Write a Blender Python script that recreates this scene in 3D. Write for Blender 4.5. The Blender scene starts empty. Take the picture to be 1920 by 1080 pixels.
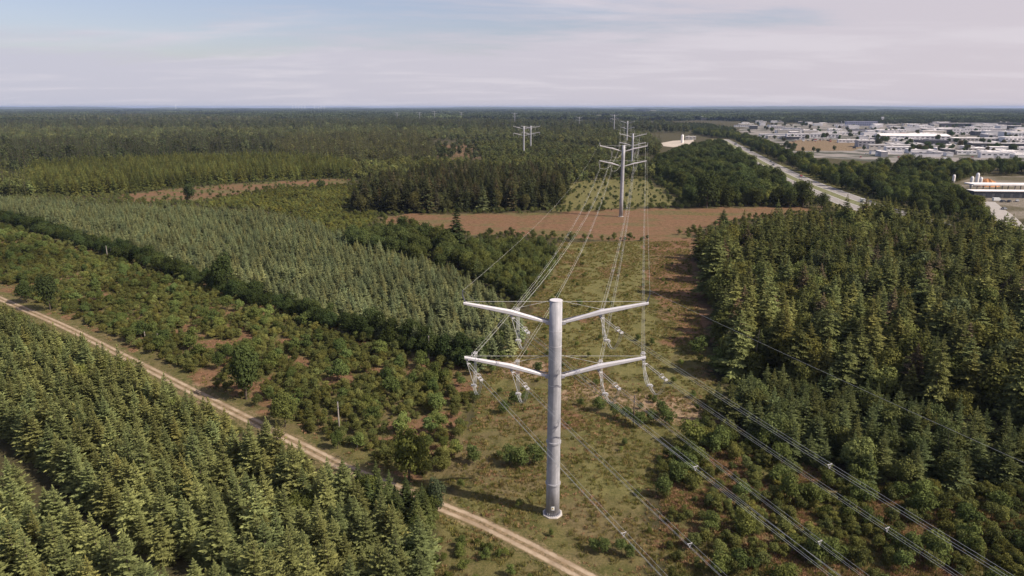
import bpy, math, random
import numpy as np
from mathutils import Vector, Matrix

S = bpy.context.scene
COL = S.collection
R = math.radians
random.seed(7)
rng = np.random.default_rng(11)

# ------------------------------------------------------------------ camera
H = 62.2            # camera height above the ground
F = 1300.0          # focal length in pixels of the 1920 wide photograph
PITCH = R(14.66)
cam_d = bpy.data.cameras.new("camera")
cam_d.sensor_width = 36.0
cam_d.lens = 36.0 * F / 1920.0
cam_d.clip_start = 0.5
cam_d.clip_end = 90000
cam = bpy.data.objects.new("camera", cam_d)
cam.location = (0, 0, H)
cam.rotation_euler = (R(90) - PITCH, 0, 0)
COL.objects.link(cam)
S.camera = cam

# ------------------------------------------------------------------ sun, sky
SUN_EL = R(42)
SUN_AZ = math.atan2(-0.40, 1.0)          # direction in the ground plane towards the sun
sd = Vector((math.cos(SUN_EL) * math.cos(SUN_AZ), math.cos(SUN_EL) * math.sin(SUN_AZ), math.sin(SUN_EL)))
sl = bpy.data.lights.new("sun", 'SUN')
sl.energy = 5.0
sl.angle = R(0.5)
sl.color = (1.0, 0.90, 0.76)
so = bpy.data.objects.new("sun", sl)
so.rotation_euler = sd.to_track_quat('Z', 'Y').to_euler()
so.location = (60, -20, 200)
COL.objects.link(so)

W = bpy.data.worlds.new("World")
S.world = W
W.use_nodes = True
wt = W.node_tree
for n in list(wt.nodes):
    wt.nodes.remove(n)
def wn(t, **k):
    n = wt.nodes.new(t)
    for a, b in k.items():
        setattr(n, a, b)
    return n
sky = wn('ShaderNodeTexSky', sky_type='NISHITA', sun_disc=False)
sky.sun_elevation = SUN_EL
sky.sun_rotation = math.pi / 2 - SUN_AZ
sky.altitude = 60
sky.air_density = 1.0
sky.dust_density = 1.6
sky.ozone_density = 1.5
tc = wn('ShaderNodeTexCoord')
sep = wn('ShaderNodeSeparateXYZ')
wt.links.new(tc.outputs['Generated'], sep.inputs[0])
def wmath(op, a, b=None, c=None):
    n = wn('ShaderNodeMath', operation=op)
    for i, v in enumerate((a, b, c)):
        if v is None: continue
        if isinstance(v, (int, float)): n.inputs[i].default_value = v
        else: wt.links.new(v, n.inputs[i])
    return n.outputs[0]
zc = wmath('ADD', sep.outputs[2], 0.09)
cx = wmath('DIVIDE', sep.outputs[0], zc)
cy = wmath('DIVIDE', sep.outputs[1], zc)
cmb = wn('ShaderNodeCombineXYZ')
wt.links.new(cx, cmb.inputs[0]); wt.links.new(cy, cmb.inputs[1])
def wnoise(scale, det, rough, off):
    mp = wn('ShaderNodeMapping')
    mp.inputs['Location'].default_value = off
    mp.inputs['Scale'].default_value = (0.55, 1.0, 1)
    wt.links.new(cmb.outputs[0], mp.inputs[0])
    n = wn('ShaderNodeTexNoise')
    n.inputs['Scale'].default_value = scale
    n.inputs['Detail'].default_value = det
    n.inputs['Roughness'].default_value = rough
    n.inputs['Distortion'].default_value = 0.35
    wt.links.new(mp.outputs[0], n.inputs['Vector'])
    return n.outputs['Fac']
n1 = wnoise(0.42, 8, 0.62, (1.3, 4.1, 0))
n2 = wnoise(1.7, 6, 0.6, (7.3, 2.1, 0))
# veil grows to the right of the view and thins out top left
side = wmath('MULTIPLY', sep.outputs[0], 0.75)
lowr = wn('ShaderNodeMapRange'); lowr.interpolation_type = 'SMOOTHSTEP'
wt.links.new(sep.outputs[2], lowr.inputs[0])
lowr.inputs[1].default_value = 0.0; lowr.inputs[2].default_value = 0.11; lowr.inputs[3].default_value = 0.95; lowr.inputs[4].default_value = -0.06
low = lowr.outputs[0]
m0 = wmath('ADD', wmath('MULTIPLY', n1, 2.1), wmath('MULTIPLY', n2, 0.7))
m1 = wmath('ADD', wmath('ADD', wmath('SUBTRACT', m0, 0.22), side), low)
cf = wn('ShaderNodeMapRange')
cf.interpolation_type = 'SMOOTHSTEP'
wt.links.new(m1, cf.inputs[0])
cf.inputs[1].default_value = 0.84; cf.inputs[2].default_value = 1.34
cf.inputs[3].default_value = 0.12; cf.inputs[4].default_value = 0.95
# cloud colour: greyer pink where thick
cc = wn('ShaderNodeMixRGB')
cc.inputs[1].default_value = (0.455, 0.455, 0.53, 1)
cc.inputs[2].default_value = (0.515, 0.470, 0.515, 1)
sx = wn('ShaderNodeMapRange')
wt.links.new(sep.outputs[0], sx.inputs[0])
sx.inputs[1].default_value = -0.6; sx.inputs[2].default_value = 0.55
wt.links.new(sx.outputs[0], cc.inputs[0])
SKYK = 0.10
tint = wn('ShaderNodeMixRGB', blend_type='MULTIPLY')
tint.inputs[0].default_value = 1.0
tint.inputs[2].default_value = (1.10, 0.97, 1.03, 1)
wt.links.new(sky.outputs[0], tint.inputs[1])
n3 = wnoise(1.0, 7, 0.6, (3.7, 9.1, 0))
puff = wn('ShaderNodeMapRange'); puff.interpolation_type = 'SMOOTHSTEP'
wt.links.new(n3, puff.inputs[0]); puff.inputs[1].default_value = .46; puff.inputs[2].default_value = .66
puff.inputs[3].default_value = 0.0; puff.inputs[4].default_value = .38
cw = wn('ShaderNodeMixRGB'); wt.links.new(puff.outputs[0], cw.inputs[0]); wt.links.new(cc.outputs[0], cw.inputs[1])
cw.inputs[2].default_value = (0.64, 0.60, 0.64, 1)
csc = wn('ShaderNodeVectorMath', operation='SCALE')
csc.inputs['Scale'].default_value = 1.0 / SKYK
wt.links.new(cw.outputs[0], csc.inputs[0])
mx = wn('ShaderNodeMixRGB')
wt.links.new(cf.outputs[0], mx.inputs[0])
wt.links.new(tint.outputs[0], mx.inputs[1])
wt.links.new(csc.outputs[0], mx.inputs[2])
bg = wn('ShaderNodeBackground')
bg.inputs[1].default_value = SKYK
wt.links.new(mx.outputs[0], bg.inputs[0])
wo = wn('ShaderNodeOutputWorld')
wt.links.new(bg.outputs[0], wo.inputs[0])

S.view_settings.view_transform = 'Standard'
S.view_settings.look = 'None'
S.view_settings.gamma = 1.0
S.view_settings.exposure = 0.35
S.cycles.volume_bounces = 0
S.cycles.max_bounces = 4
S.cycles.diffuse_bounces = 2
S.cycles.transmission_bounces = 2
S.cycles.glossy_bounces = 2

# ------------------------------------------------------------------ mapping
cp, sp = math.cos(PITCH), math.sin(PITCH)
def G(px, py, h=0.0):
    """the point at height h that the photograph shows at pixel (px, py)"""
    r = (px - 960) / F; u = (540 - py) / F
    dy = cp + u * sp; dz = -sp + u * cp
    t = (h - H) / dz
    return (t * r, t * dy)
def GP(pts):
    return np.array([G(*p) for p in pts])
def proj(x, y, z):
    d = y * cp + (H - z) * sp
    u = y * sp - (H - z) * cp
    return 960 + F * x / d, 540 - F * u / d, d
def inside(P, x, y):
    c = np.zeros(x.shape, bool)
    n = len(P)
    for i in range(n):
        x1, y1 = P[i]; x2, y2 = P[(i + 1) % n]
        if y1 == y2: continue
        k = ((y1 > y) != (y2 > y)) & (x < (x2 - x1) * (y - y1) / (y2 - y1) + x1)
        c ^= k
    return c
def segdist(P, x, y, closed=True):
    d = np.full(x.shape, 1e12)
    n = len(P)
    for i in range(n if closed else n - 1):
        x1, y1 = P[i]; x2, y2 = P[(i + 1) % n]
        dx, dy = x2 - x1, y2 - y1
        L = dx * dx + dy * dy + 1e-9
        t = np.clip(((x - x1) * dx + (y - y1) * dy) / L, 0, 1)
        d = np.minimum(d, (x - x1 - t * dx) ** 2 + (y - y1 - t * dy) ** 2)
    return np.sqrt(d)
def sdist(P, x, y):
    d = segdist(P, x, y)
    return np.where(inside(P, x, y), d, -d)
def vnoise(x, y, s, seed=0):
    """cheap smooth value noise in numpy, 0..1"""
    x = x / s + seed * 17.3; y = y / s + seed * 5.7
    xi = np.floor(x); yi = np.floor(y)
    fx = x - xi; fy = y - yi
    fx = fx * fx * (3 - 2 * fx); fy = fy * fy * (3 - 2 * fy)
    def h(a, b):
        v = np.sin(a * 127.1 + b * 311.7 + seed * 13.1) * 43758.5453
        return v - np.floor(v)
    return (h(xi, yi) * (1 - fx) + h(xi + 1, yi) * fx) * (1 - fy) + (h(xi, yi + 1) * (1 - fx) + h(xi + 1, yi + 1) * fx) * fy

# ------------------------------------------------------------------ materials
def new_mat(name):
    m = bpy.data.materials.new(name)
    m.use_nodes = True
    t = m.node_tree
    b = t.nodes['Principled BSDF']
    return m, t, b
def link(t, a, b): t.links.new(a, b)
def nd(t, kind, **k):
    n = t.nodes.new(kind)
    for a, b in k.items(): setattr(n, a, b)
    return n
def noise(t, scale, detail=4, rough=0.55, coord='Object', obj=None, dist=0.0, vec_scale=None):
    c = nd(t, 'ShaderNodeTexCoord')
    src = c.outputs[coord]
    if vec_scale:
        mp = nd(t, 'ShaderNodeMapping'); mp.inputs['Scale'].default_value = vec_scale
        link(t, src, mp.inputs[0]); src = mp.outputs[0]
    n = nd(t, 'ShaderNodeTexNoise')
    n.inputs['Scale'].default_value = scale
    n.inputs['Detail'].default_value = detail
    n.inputs['Roughness'].default_value = rough
    n.inputs['Distortion'].default_value = dist
    link(t, src, n.inputs['Vector'])
    return n.outputs['Fac']
def mathn(t, op, a, b=None, c=None, clamp=False):
    n = nd(t, 'ShaderNodeMath', operation=op, use_clamp=clamp)
    for i, v in enumerate((a, b, c)):
        if v is None: continue
        if isinstance(v, (int, float)): n.inputs[i].default_value = v
        else: link(t, v, n.inputs[i])
    return n.outputs[0]
def mixc(t, f, a, b, mode='MIX'):
    n = nd(t, 'ShaderNodeMixRGB', blend_type=mode)
    for i, v in enumerate((f, a, b)):
        if isinstance(v, (int, float)): n.inputs[i].default_value = v
        elif isinstance(v, tuple): n.inputs[i].default_value = (*v[:3], 1)
        else: link(t, v, n.inputs[i])
    return n.outputs[0]
def mrange(t, v, a, b, c=0.0, d=1.0, smooth=True):
    n = nd(t, 'ShaderNodeMapRange')
    if smooth: n.interpolation_type = 'SMOOTHSTEP'
    link(t, v, n.inputs[0])
    for i, q in enumerate((a, b, c, d)): n.inputs[i + 1].default_value = q
    return n.outputs[0]
def attr(t, name, typ='GEOMETRY'):
    n = nd(t, 'ShaderNodeAttribute', attribute_name=name, attribute_type=typ)
    return n

MATS = {}
def plain(name, col, rough=0.7, metal=0.0, var=0.12, scale=2.0, bump=0.0):
    if name in MATS: return MATS[name]
    m, t, b = new_mat(name)
    n = noise(t, scale, 5, 0.6)
    lo = tuple(c * (1 - var) for c in col); hi = tuple(min(1, c * (1 + var)) for c in col)
    link(t, mixc(t, mrange(t, n, 0.3, 0.7), lo, hi), b.inputs['Base Color'])
    b.inputs['Roughness'].default_value = rough
    b.inputs['Metallic'].default_value = metal
    if bump:
        bn = nd(t, 'ShaderNodeBump'); bn.inputs['Strength'].default_value = bump
        link(t, n, bn.inputs['Height']); link(t, bn.outputs[0], b.inputs['Normal'])
    MATS[name] = m
    return m

LEAFK = 0.80
def leaf_material():
    m, t, b = new_mat('foliage')
    t.nodes.remove(b)
    out = t.nodes['Material Output']
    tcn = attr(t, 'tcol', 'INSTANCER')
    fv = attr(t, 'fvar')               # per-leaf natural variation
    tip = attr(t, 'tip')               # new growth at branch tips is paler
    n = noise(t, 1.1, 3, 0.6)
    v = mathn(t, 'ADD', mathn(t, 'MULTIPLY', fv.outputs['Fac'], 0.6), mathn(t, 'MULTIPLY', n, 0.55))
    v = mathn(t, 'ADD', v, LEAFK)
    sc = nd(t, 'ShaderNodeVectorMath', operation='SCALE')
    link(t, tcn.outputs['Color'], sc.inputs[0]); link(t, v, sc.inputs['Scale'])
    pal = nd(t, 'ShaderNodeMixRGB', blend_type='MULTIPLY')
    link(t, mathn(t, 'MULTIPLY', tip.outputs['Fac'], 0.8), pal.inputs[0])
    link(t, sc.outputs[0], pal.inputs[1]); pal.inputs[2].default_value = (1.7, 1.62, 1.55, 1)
    d = nd(t, 'ShaderNodeBsdfDiffuse'); tr = nd(t, 'ShaderNodeBsdfTranslucent')
    link(t, pal.outputs[0], d.inputs[0]); link(t, pal.outputs[0], tr.inputs[0])
    half = nd(t, 'ShaderNodeVectorMath', operation='SCALE'); half.inputs['Scale'].default_value = 0.35
    link(t, pal.outputs[0], half.inputs[0]); link(t, half.outputs[0], tr.inputs[0])
    mx = nd(t, 'ShaderNodeAddShader')
    link(t, d.outputs[0], mx.inputs[0]); link(t, tr.outputs[0], mx.inputs[1])
    link(t, mx.outputs[0], out.inputs[0])
    return m
LEAF = leaf_material()
BARK = plain('bark', (0.085, 0.065, 0.05), 0.9, var=0.3, scale=3)
PALEBARK = plain('pale_bark', (0.22, 0.18, 0.15), 0.9, var=0.3, scale=3)

# ------------------------------------------------------------------ object helpers
def tag(o, label=None, cat=None, group=None, kind=None):
    if label: o['label'] = label
    if cat: o['category'] = cat
    if group: o['group'] = group
    if kind: o['kind'] = kind
    return o
def link_obj(name, mesh, parent=None, coll=None):
    o = bpy.data.objects.new(name, mesh)
    (coll or COL).objects.link(o)
    if parent is not None: o.parent = parent
    return o
def empty(name, loc=(0, 0, 0), rz=0.0):
    o = bpy.data.objects.new(name, None)
    o.empty_display_size = 1
    o.location = loc; o.rotation_euler = (0, 0, rz)
    COL.objects.link(o)
    return o
def np_mesh(name, verts, faces4, mats, attrs=None, smooth=False, midx=None):
    """fast mesh from an (n,3) array and an (m,4) quad array"""
    me = bpy.data.meshes.new(name)
    nv, nf = len(verts), len(faces4)
    me.vertices.add(nv)
    me.vertices.foreach_set('co', np.asarray(verts, np.float32).ravel())
    me.loops.add(nf * 4)
    me.loops.foreach_set('vertex_index', np.asarray(faces4, np.int32).ravel())
    me.polygons.add(nf)
    me.polygons.foreach_set('loop_start', np.arange(nf, dtype=np.int32) * 4)
    me.polygons.foreach_set('loop_total', np.full(nf, 4, np.int32))
    for m in mats: me.materials.append(m)
    if midx is not None: me.polygons.foreach_set('material_index', np.asarray(midx, np.int32))
    me.update(calc_edges=True)
    if smooth: me.polygons.foreach_set('use_smooth', np.ones(nf, bool))
    for k, (dom, arr) in (attrs or {}).items():
        a = me.attributes.new(k, 'FLOAT', dom)
        a.data.foreach_set('value', np.asarray(arr, np.float32))
    return me

class MB:
    """collects simple solids and links them as ONE mesh object"""
    def __init__(s): s.v = []; s.f = []
    def box(s, c, d, rz=0.0, rx=0.0):
        b = len(s.v); M = Matrix.Rotation(rz, 3, 'Z') @ Matrix.Rotation(rx, 3, 'X')
        for i in (-1, 1):
            for j in (-1, 1):
                for k in (-1, 1):
                    p = M @ Vector((i * d[0] / 2, j * d[1] / 2, k * d[2] / 2))
                    s.v.append((c[0] + p.x, c[1] + p.y, c[2] + p.z))
        for q in ((0, 1, 3, 2), (4, 6, 7, 5), (0, 4, 5, 1), (2, 3, 7, 6), (0, 2, 6, 4), (1, 5, 7, 3)):
            s.f.append(tuple(b + i for i in q))
        return s
    def tube(s, pts, r, n=6, cap=True):
        b = len(s.v); pts = [Vector(p) for p in pts]; m = len(pts)
        rr = r if isinstance(r, (list, tuple)) else [r] * m
        for i, p in enumerate(pts):
            a = pts[max(0, i - 1)]; c = pts[min(m - 1, i + 1)]
            t = (c - a).normalized()
            up = Vector((0, 0, 1)) if abs(t.z) < 0.95 else Vector((0, 1, 0))
            u = t.cross(up).normalized(); w = u.cross(t)
            for k in range(n):
                an = 2 * math.pi * k / n
                q = p + (u * math.cos(an) + w * math.sin(an)) * rr[i]
                s.v.append(tuple(q))
        for i in range(m - 1):
            for k in range(n):
                k2 = (k + 1) % n
                s.f.append((b + i * n + k, b + i * n + k2, b + (i + 1) * n + k2, b + (i + 1) * n + k))
        if cap:
            s.f.append(tuple(b + k for k in range(n))[::-1])
            s.f.append(tuple(b + (m - 1) * n + k for k in range(n)))
        return s
    def lathe(s, prof, c=(0, 0, 0), n=24, cap=True):
        b = len(s.v); m = len(prof)
        for (r, z) in prof:
            for k in range(n):
                a = 2 * math.pi * k / n
                s.v.append((c[0] + r * math.cos(a), c[1] + r * math.sin(a), c[2] + z))
        for i in range(m - 1):
            for k in range(n):
                k2 = (k + 1) % n
                s.f.append((b + i * n + k, b + i * n + k2, b + (i + 1) * n + k2, b + (i + 1) * n + k))
        if cap:
            s.f.append(tuple(b + k for k in range(n))[::-1])
            s.f.append(tuple(b + (m - 1) * n + k for k in range(n)))
        return s
    def beam(s, secs):
        """secs: list of (centre, half width along y', half height) joined; section across x"""
        b = len(s.v)
        for (c, hw, hh) in secs:
            for (j, k) in ((-1, -.6), (-.6, -1), (.6, -1), (1, -.6), (1, .6), (.6, 1), (-.6, 1), (-1, .6)):
                s.v.append((c[0], c[1] + j * hw, c[2] + k * hh))
        for i in range(len(secs) - 1):
            for k in range(8):
                k2 = (k + 1) % 8
                s.f.append((b + i * 8 + k, b + i * 8 + k2, b + (i + 1) * 8 + k2, b + (i + 1) * 8 + k))
        s.f.append(tuple(b + k for k in range(8))[::-1])
        s.f.append(tuple(b + (len(secs) - 1) * 8 + k for k in range(8)))
        return s
    def poly(s, pts):
        b = len(s.v); s.v += [tuple(p) for p in pts]; s.f.append(tuple(range(b, b + len(pts)))); return s
    def prism(s, pts2, z0, z1):
        b = len(s.v); n = len(pts2)
        s.v += [(p[0], p[1], z0) for p in pts2] + [(p[0], p[1], z1) for p in pts2]
        s.f.append(tuple(range(b, b + n))[::-1]); s.f.append(tuple(range(b + n, b + 2 * n)))
        for i in range(n):
            j = (i + 1) % n
            s.f.append((b + i, b + j, b + n + j, b + n + i))
        return s
    def mesh(s, name, mat, smooth=False):
        me = bpy.data.meshes.new(name)
        me.from_pydata(s.v, [], s.f)
        me.materials.append(mat)
        if smooth:
            me.polygons.foreach_set('use_smooth', np.array([len(p.vertices) == 4 for p in me.polygons]))
        me.update()
        return me
    def build(s, name, mat, parent=None, smooth=False):
        return link_obj(name, s.mesh(name, mat, smooth), parent)

# ------------------------------------------------------------------ layout (photo outlines laid on the ground)
TRACK_PX = [(-420, 395), (-250, 455), (-120, 505), (0, 560), (120, 612), (240, 672), (360, 733), (480, 793), (560, 833), (650, 878), (750, 918),
            (840, 955), (900, 980), (960, 1009), (1030, 1045), (1090, 1077), (1200, 1140), (1330, 1225)]
TRACK = GP(TRACK_PX)
HW = GP([(1352, 261), (1364, 267.5), (1405, 291), (1440, 311), (1490, 336), (1540, 356), (1600, 379), (1680, 405), (1800, 440)])
P1 = (6.4, 97.0); P2 = (63.6, 402.7); P3 = (122.0, 715.0); P4 = (176.0, 1085.0); P5 = (244.0, 1700.0)

B_field = GP([(700, 408), (760, 402), (1040, 398), (1160, 393), (1300, 389), (1540, 388), (1530, 396), (1420, 408), (1380, 416), (1300, 436), (1290, 452), (1140, 450), (1060, 447), (960, 440), (880, 442), (800, 425), (720, 425)])
B_strip = GP([(1215, 445), (1310, 445), (1330, 560), (1345, 640), (1262, 640), (1225, 560)])
B_left = GP([(240, 364), (340, 352), (500, 341), (650, 334), (650, 346), (520, 354), (440, 366), (370, 378), (240, 378)])
B_far = GP([(812, 272), (890, 266), (905, 300), (815, 300)])
PALE_cor = GP([(1075, 457), (1205, 454), (1220, 560), (1262, 650), (1330, 730), (1200, 720), (1060, 650), (1030, 600), (1030, 520)])
PALE_clear = GP([(1040, 394), (1060, 345), (1110, 330), (1225, 328), (1245, 350), (1300, 388)])
SAND_a = GP([(1045, 718), (1100, 712), (1220, 735), (1350, 765), (1400, 800), (1300, 800), (1150, 765), (1060, 745)])
SAND_b = GP([(940, 678), (1020, 672), (1035, 700), (985, 712), (930, 700)])
FIELD_R = GP([(1690, 320), (1690, 334), (1655, 334), (1650, 320)])
CORR = GP([(1050, 455), (1290, 452), (1320, 640), (1345, 720), (1300, 800), (1230, 880), (1235, 1100), (1300, 1180), (800, 1180), (810, 970), (850, 880), (890, 780), (900, 690), (960, 640), (1010, 540)])
TOWN = GP([(1380, 243), (1450, 233), (1560, 230), (2150, 231), (2150, 318), (1640, 304), (1500, 292), (1475, 284), (1440, 262)])
LOT = GP([(1474, 266), (1500, 262), (1600, 263), (1640, 270), (1600, 283), (1490, 283)])
STATION = GP([(1780, 345), (1830, 330), (2000, 330), (2000, 415), (1900, 412), (1850, 395), (1840, 370)])
SHRUBL = GP([(-300, 380), (0, 545), (250, 660), (640, 850), (840, 935), (890, 740), (870, 680), (640, 610), (450, 520), (300, 500), (150, 450), (-60, 400)])
SHRUBR = GP([(1235, 870), (1330, 800), (1500, 870), (1660, 915), (2150, 920), (2150, 1300), (1300, 1300), (1240, 1080)])

# ------------------------------------------------------------------ ground: one sheet to the horizon
def build_ground():
    fine = np.linspace(-46, 46, 620)
    coarse = np.linspace(46, 314, 60)[1:-1]
    ang = np.concatenate([fine, coarse])            # degrees clockwise from +Y
    rad = np.concatenate([np.linspace(6, 60, 8), np.exp(np.linspace(math.log(66), math.log(27500), 560))])
    A, Rr = np.meshgrid(np.radians(ang), rad)
    X = Rr * np.sin(A); Y = Rr * np.cos(A)
    nr, na = X.shape
    x = X.ravel(); y = Y.ravel()
    z = (vnoise(x, y, 9, 1) - .5) * 0.25 + (vnoise(x, y, 2.6, 2) - .5) * 0.10
    z *= np.clip(1 - (np.hypot(x, y) - 250) / 400, 0, 1)
    z = np.where(segdist(TRACK, x, y, False) < 4.5, z * 0.1, z)
    z = np.where(np.hypot(x - P1[0], y - P1[1]) < 5, 0, z)
    ring = Rr.ravel()
    z = z - 0.03
    v = np.stack([x, y, z], 1)
    v = np.vstack([v, [[0, 0, -0.03]]])
    i = np.arange(nr - 1)[:, None] * na + np.arange(na)[None, :]
    j = np.arange(nr - 1)[:, None] * na + (np.arange(na)[None, :] + 1) % na
    q = np.stack([i, i + na, j + na, j], -1).reshape(-1, 4)
    cen = len(x)
    def soft(P, w, amp=0.0, s=6.0, seed=3):
        d = sdist(P, x, y) + (vnoise(x, y, s, seed) - .5) * amp
        return np.clip(d / w + .5, 0, 1)
    brown = np.maximum.reduce([soft(B_field, 5, 14, 9) * .95, soft(B_strip, 6, 10) * 1.25, soft(B_left, 6, 20, 9) * .7, soft(B_far, 14, 30, 25) * .6])
    brown = brown * (1 - .55 * np.clip((vnoise(x * .35, y, 12, 61) - .55) * 5, 0, 1) * (y > 260))
    nb = vnoise(x, y, 7, 5) * .6 + vnoise(x, y, 2.5, 6) * .4
    shl = soft(SHRUBL, 3, 4)
    brown = np.maximum(brown, shl * np.clip((nb - .56) * 7, 0, 1) * .9)
    shr = soft(SHRUBR, 3, 4)
    brown = np.maximum(brown, shr * np.clip((nb - .58) * 7, 0, 1) * .9)
    cor = soft(CORR, 4, 5)
    nc = vnoise(x, y, 14, 8) * .6 + vnoise(x, y, 5, 9) * .4
    brown = np.maximum(brown, cor * np.clip((nc - .57) * 4, 0, 1) * .75)
    pale = np.maximum(soft(PALE_cor, 8, 10) * 1.1, soft(PALE_clear, 9, 24, 16) * .75)
    pale = np.maximum(pale, cor * np.clip((vnoise(x, y, 11, 12) - .62) * 4, 0, 1) * .6)
    pale = np.maximum(pale, soft(FIELD_R, 3))
    sand = np.maximum(soft(SAND_a, 3, 6) * .6, soft(SAND_b, 3, 4) * .75)
    trk = segdist(TRACK, x, y, False)
    sand = np.maximum(sand, np.clip(1 - (trk - 1.5) / 2.5 + (nb - .5) * .8, 0, 1) * .45)
    sand = np.maximum(sand, soft(LOT, 5) * .55)
    sand = np.maximum(sand, soft(STATION, 4) * .45)
    hw = segdist(HW, x, y, False)
    pale = np.maximum(pale, np.clip(1 - (hw - 20) / 5, 0, 1) * .6)
    town = np.maximum(soft(TOWN, 12, 30, 60), soft(STATION, 4) * .5) * (1 - .7 * soft(LOT, 6))
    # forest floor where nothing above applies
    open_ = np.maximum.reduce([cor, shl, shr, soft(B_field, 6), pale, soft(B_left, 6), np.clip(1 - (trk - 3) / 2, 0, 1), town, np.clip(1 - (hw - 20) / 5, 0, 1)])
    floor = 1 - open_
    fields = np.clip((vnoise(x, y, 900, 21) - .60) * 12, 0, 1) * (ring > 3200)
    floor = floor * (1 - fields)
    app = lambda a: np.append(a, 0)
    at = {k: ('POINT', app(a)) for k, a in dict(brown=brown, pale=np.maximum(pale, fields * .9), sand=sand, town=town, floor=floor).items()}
    m, t, b = new_mat('ground')
    n_big = noise(t, 0.06, 6, 0.6)
    n_mid = noise(t, 0.45, 6, 0.65)
    n_fin = noise(t, 2.6, 4, 0.7)
    nn = mathn(t, 'ADD', mathn(t, 'MULTIPLY', n_mid, .55), mathn(t, 'MULTIPLY', n_fin, .45))
    def mask(name, k=1.6):
        a = attr(t, name).outputs['Fac']
        s = mathn(t, 'ADD', a, mathn(t, 'MULTIPLY', mathn(t, 'SUBTRACT', nn, .5), k))
        return mathn(t, 'MULTIPLY', mrange(t, s, .30, .70), mrange(t, a, 0.0, 0.12))
    base = mixc(t, mrange(t, nn, .38, .62), (0.066, 0.068, 0.021), (0.145, 0.122, 0.050))
    base = mixc(t, mrange(t, n_big, .45, .62), base, mixc(t, mrange(t, nn, .35, .65), (0.085, 0.070, 0.030), (0.165, 0.128, 0.066)))
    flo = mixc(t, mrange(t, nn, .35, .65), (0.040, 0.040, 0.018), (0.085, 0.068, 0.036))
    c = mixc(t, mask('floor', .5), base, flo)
    pal = mixc(t, mrange(t, nn, .35, .65), (0.098, 0.094, 0.032), (0.168, 0.148, 0.060))
    c = mixc(t, mask('pale'), c, pal)
    bro = mixc(t, mrange(t, nn, .35, .65), (0.110, 0.060, 0.032), (0.220, 0.124, 0.074))
    bro = mixc(t, mrange(t, n_big, .50, .66), bro, mixc(t, mrange(t, nn, .4, .6), (0.095, 0.078, 0.032), (0.165, 0.118, 0.060)))
    streak = noise(t, 1.0, 5, .6, vec_scale=(.035, .45, 1))
    bro = mixc(t, mathn(t, 'MULTIPLY', mrange(t, streak, .46, .66), .55), bro, (0.105, 0.088, 0.036))
    c = mixc(t, mask('brown'), c, bro)
    san = mixc(t, mrange(t, nn, .35, .65), (0.16, 0.105, 0.06), (0.31, 0.22, 0.145))
    c = mixc(t, mask('sand'), c, san)
    tow = mixc(t, mrange(t, noise(t, 0.02, 3), .42, .55), (0.07, 0.072, 0.055), (0.24, 0.215, 0.20))
    c = mixc(t, mask('town', .8), c, tow)
    link(t, c, b.inputs['Base Color'])
    b.inputs['Roughness'].default_value = 0.95
    b.inputs['Specular IOR Level'].default_value = 0.1
    bn = nd(t, 'ShaderNodeBump'); bn.inputs['Strength'].default_value = 0.9; bn.inputs['Distance'].default_value = 0.35
    link(t, nn, bn.inputs['Height']); link(t, bn.outputs[0], b.inputs['Normal'])
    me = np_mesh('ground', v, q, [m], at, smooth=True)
    # close the small hole under the camera
    o = link_obj('ground', me)
    tag(o, kind='structure')
    # centre disc
    return o
build_ground()
mb = MB(); mb.lathe([(6.2, 0), (0.01, 0)], (0, 0, -0.06), 24, cap=False)
tag(mb.build('ground_patch', plain('patch', (0.09, 0.085, 0.04), 0.95)), kind='structure')

def hills():
    ang = np.radians(np.linspace(-46, 46, 420)); rad = np.linspace(13500, 26500, 40)
    A, Rr = np.meshgrid(ang, rad)
    X = Rr * np.sin(A); Y = Rr * np.cos(A)
    n = vnoise(X, Y, 3800, 31) * .55 + vnoise(X, Y, 1500, 32) * .3 + vnoise(X, Y, 520, 33) * .15
    env = np.clip((Rr - 13500) / 4000, 0, 1) * np.clip((26500 - Rr) / 1500, 0, 1)
    Z = np.minimum((n - .30) * 135, 78) * env
    Z = np.maximum(Z, -2.0) + 0.3 * env - 1.0
    nr, na = X.shape
    i = np.arange(nr - 1)[:, None] * na + np.arange(na - 1)[None, :]
    q = np.stack([i, i + na, i + na + 1, i + 1], -1).reshape(-1, 4)
    m, t, b = new_mat('hills')
    nn = noise(t, 0.004, 6, .7)
    link(t, mixc(t, mrange(t, nn, .4, .66), (0.030, 0.042, 0.024), (0.10, 0.11, 0.06)), b.inputs['Base Color'])
    b.inputs['Roughness'].default_value = 1.0
    o = link_obj('hills', np_mesh('hills', np.stack([X.ravel(), Y.ravel(), Z.ravel()], 1), q, [m], smooth=True))
    tag(o, kind='structure')
hills()

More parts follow.
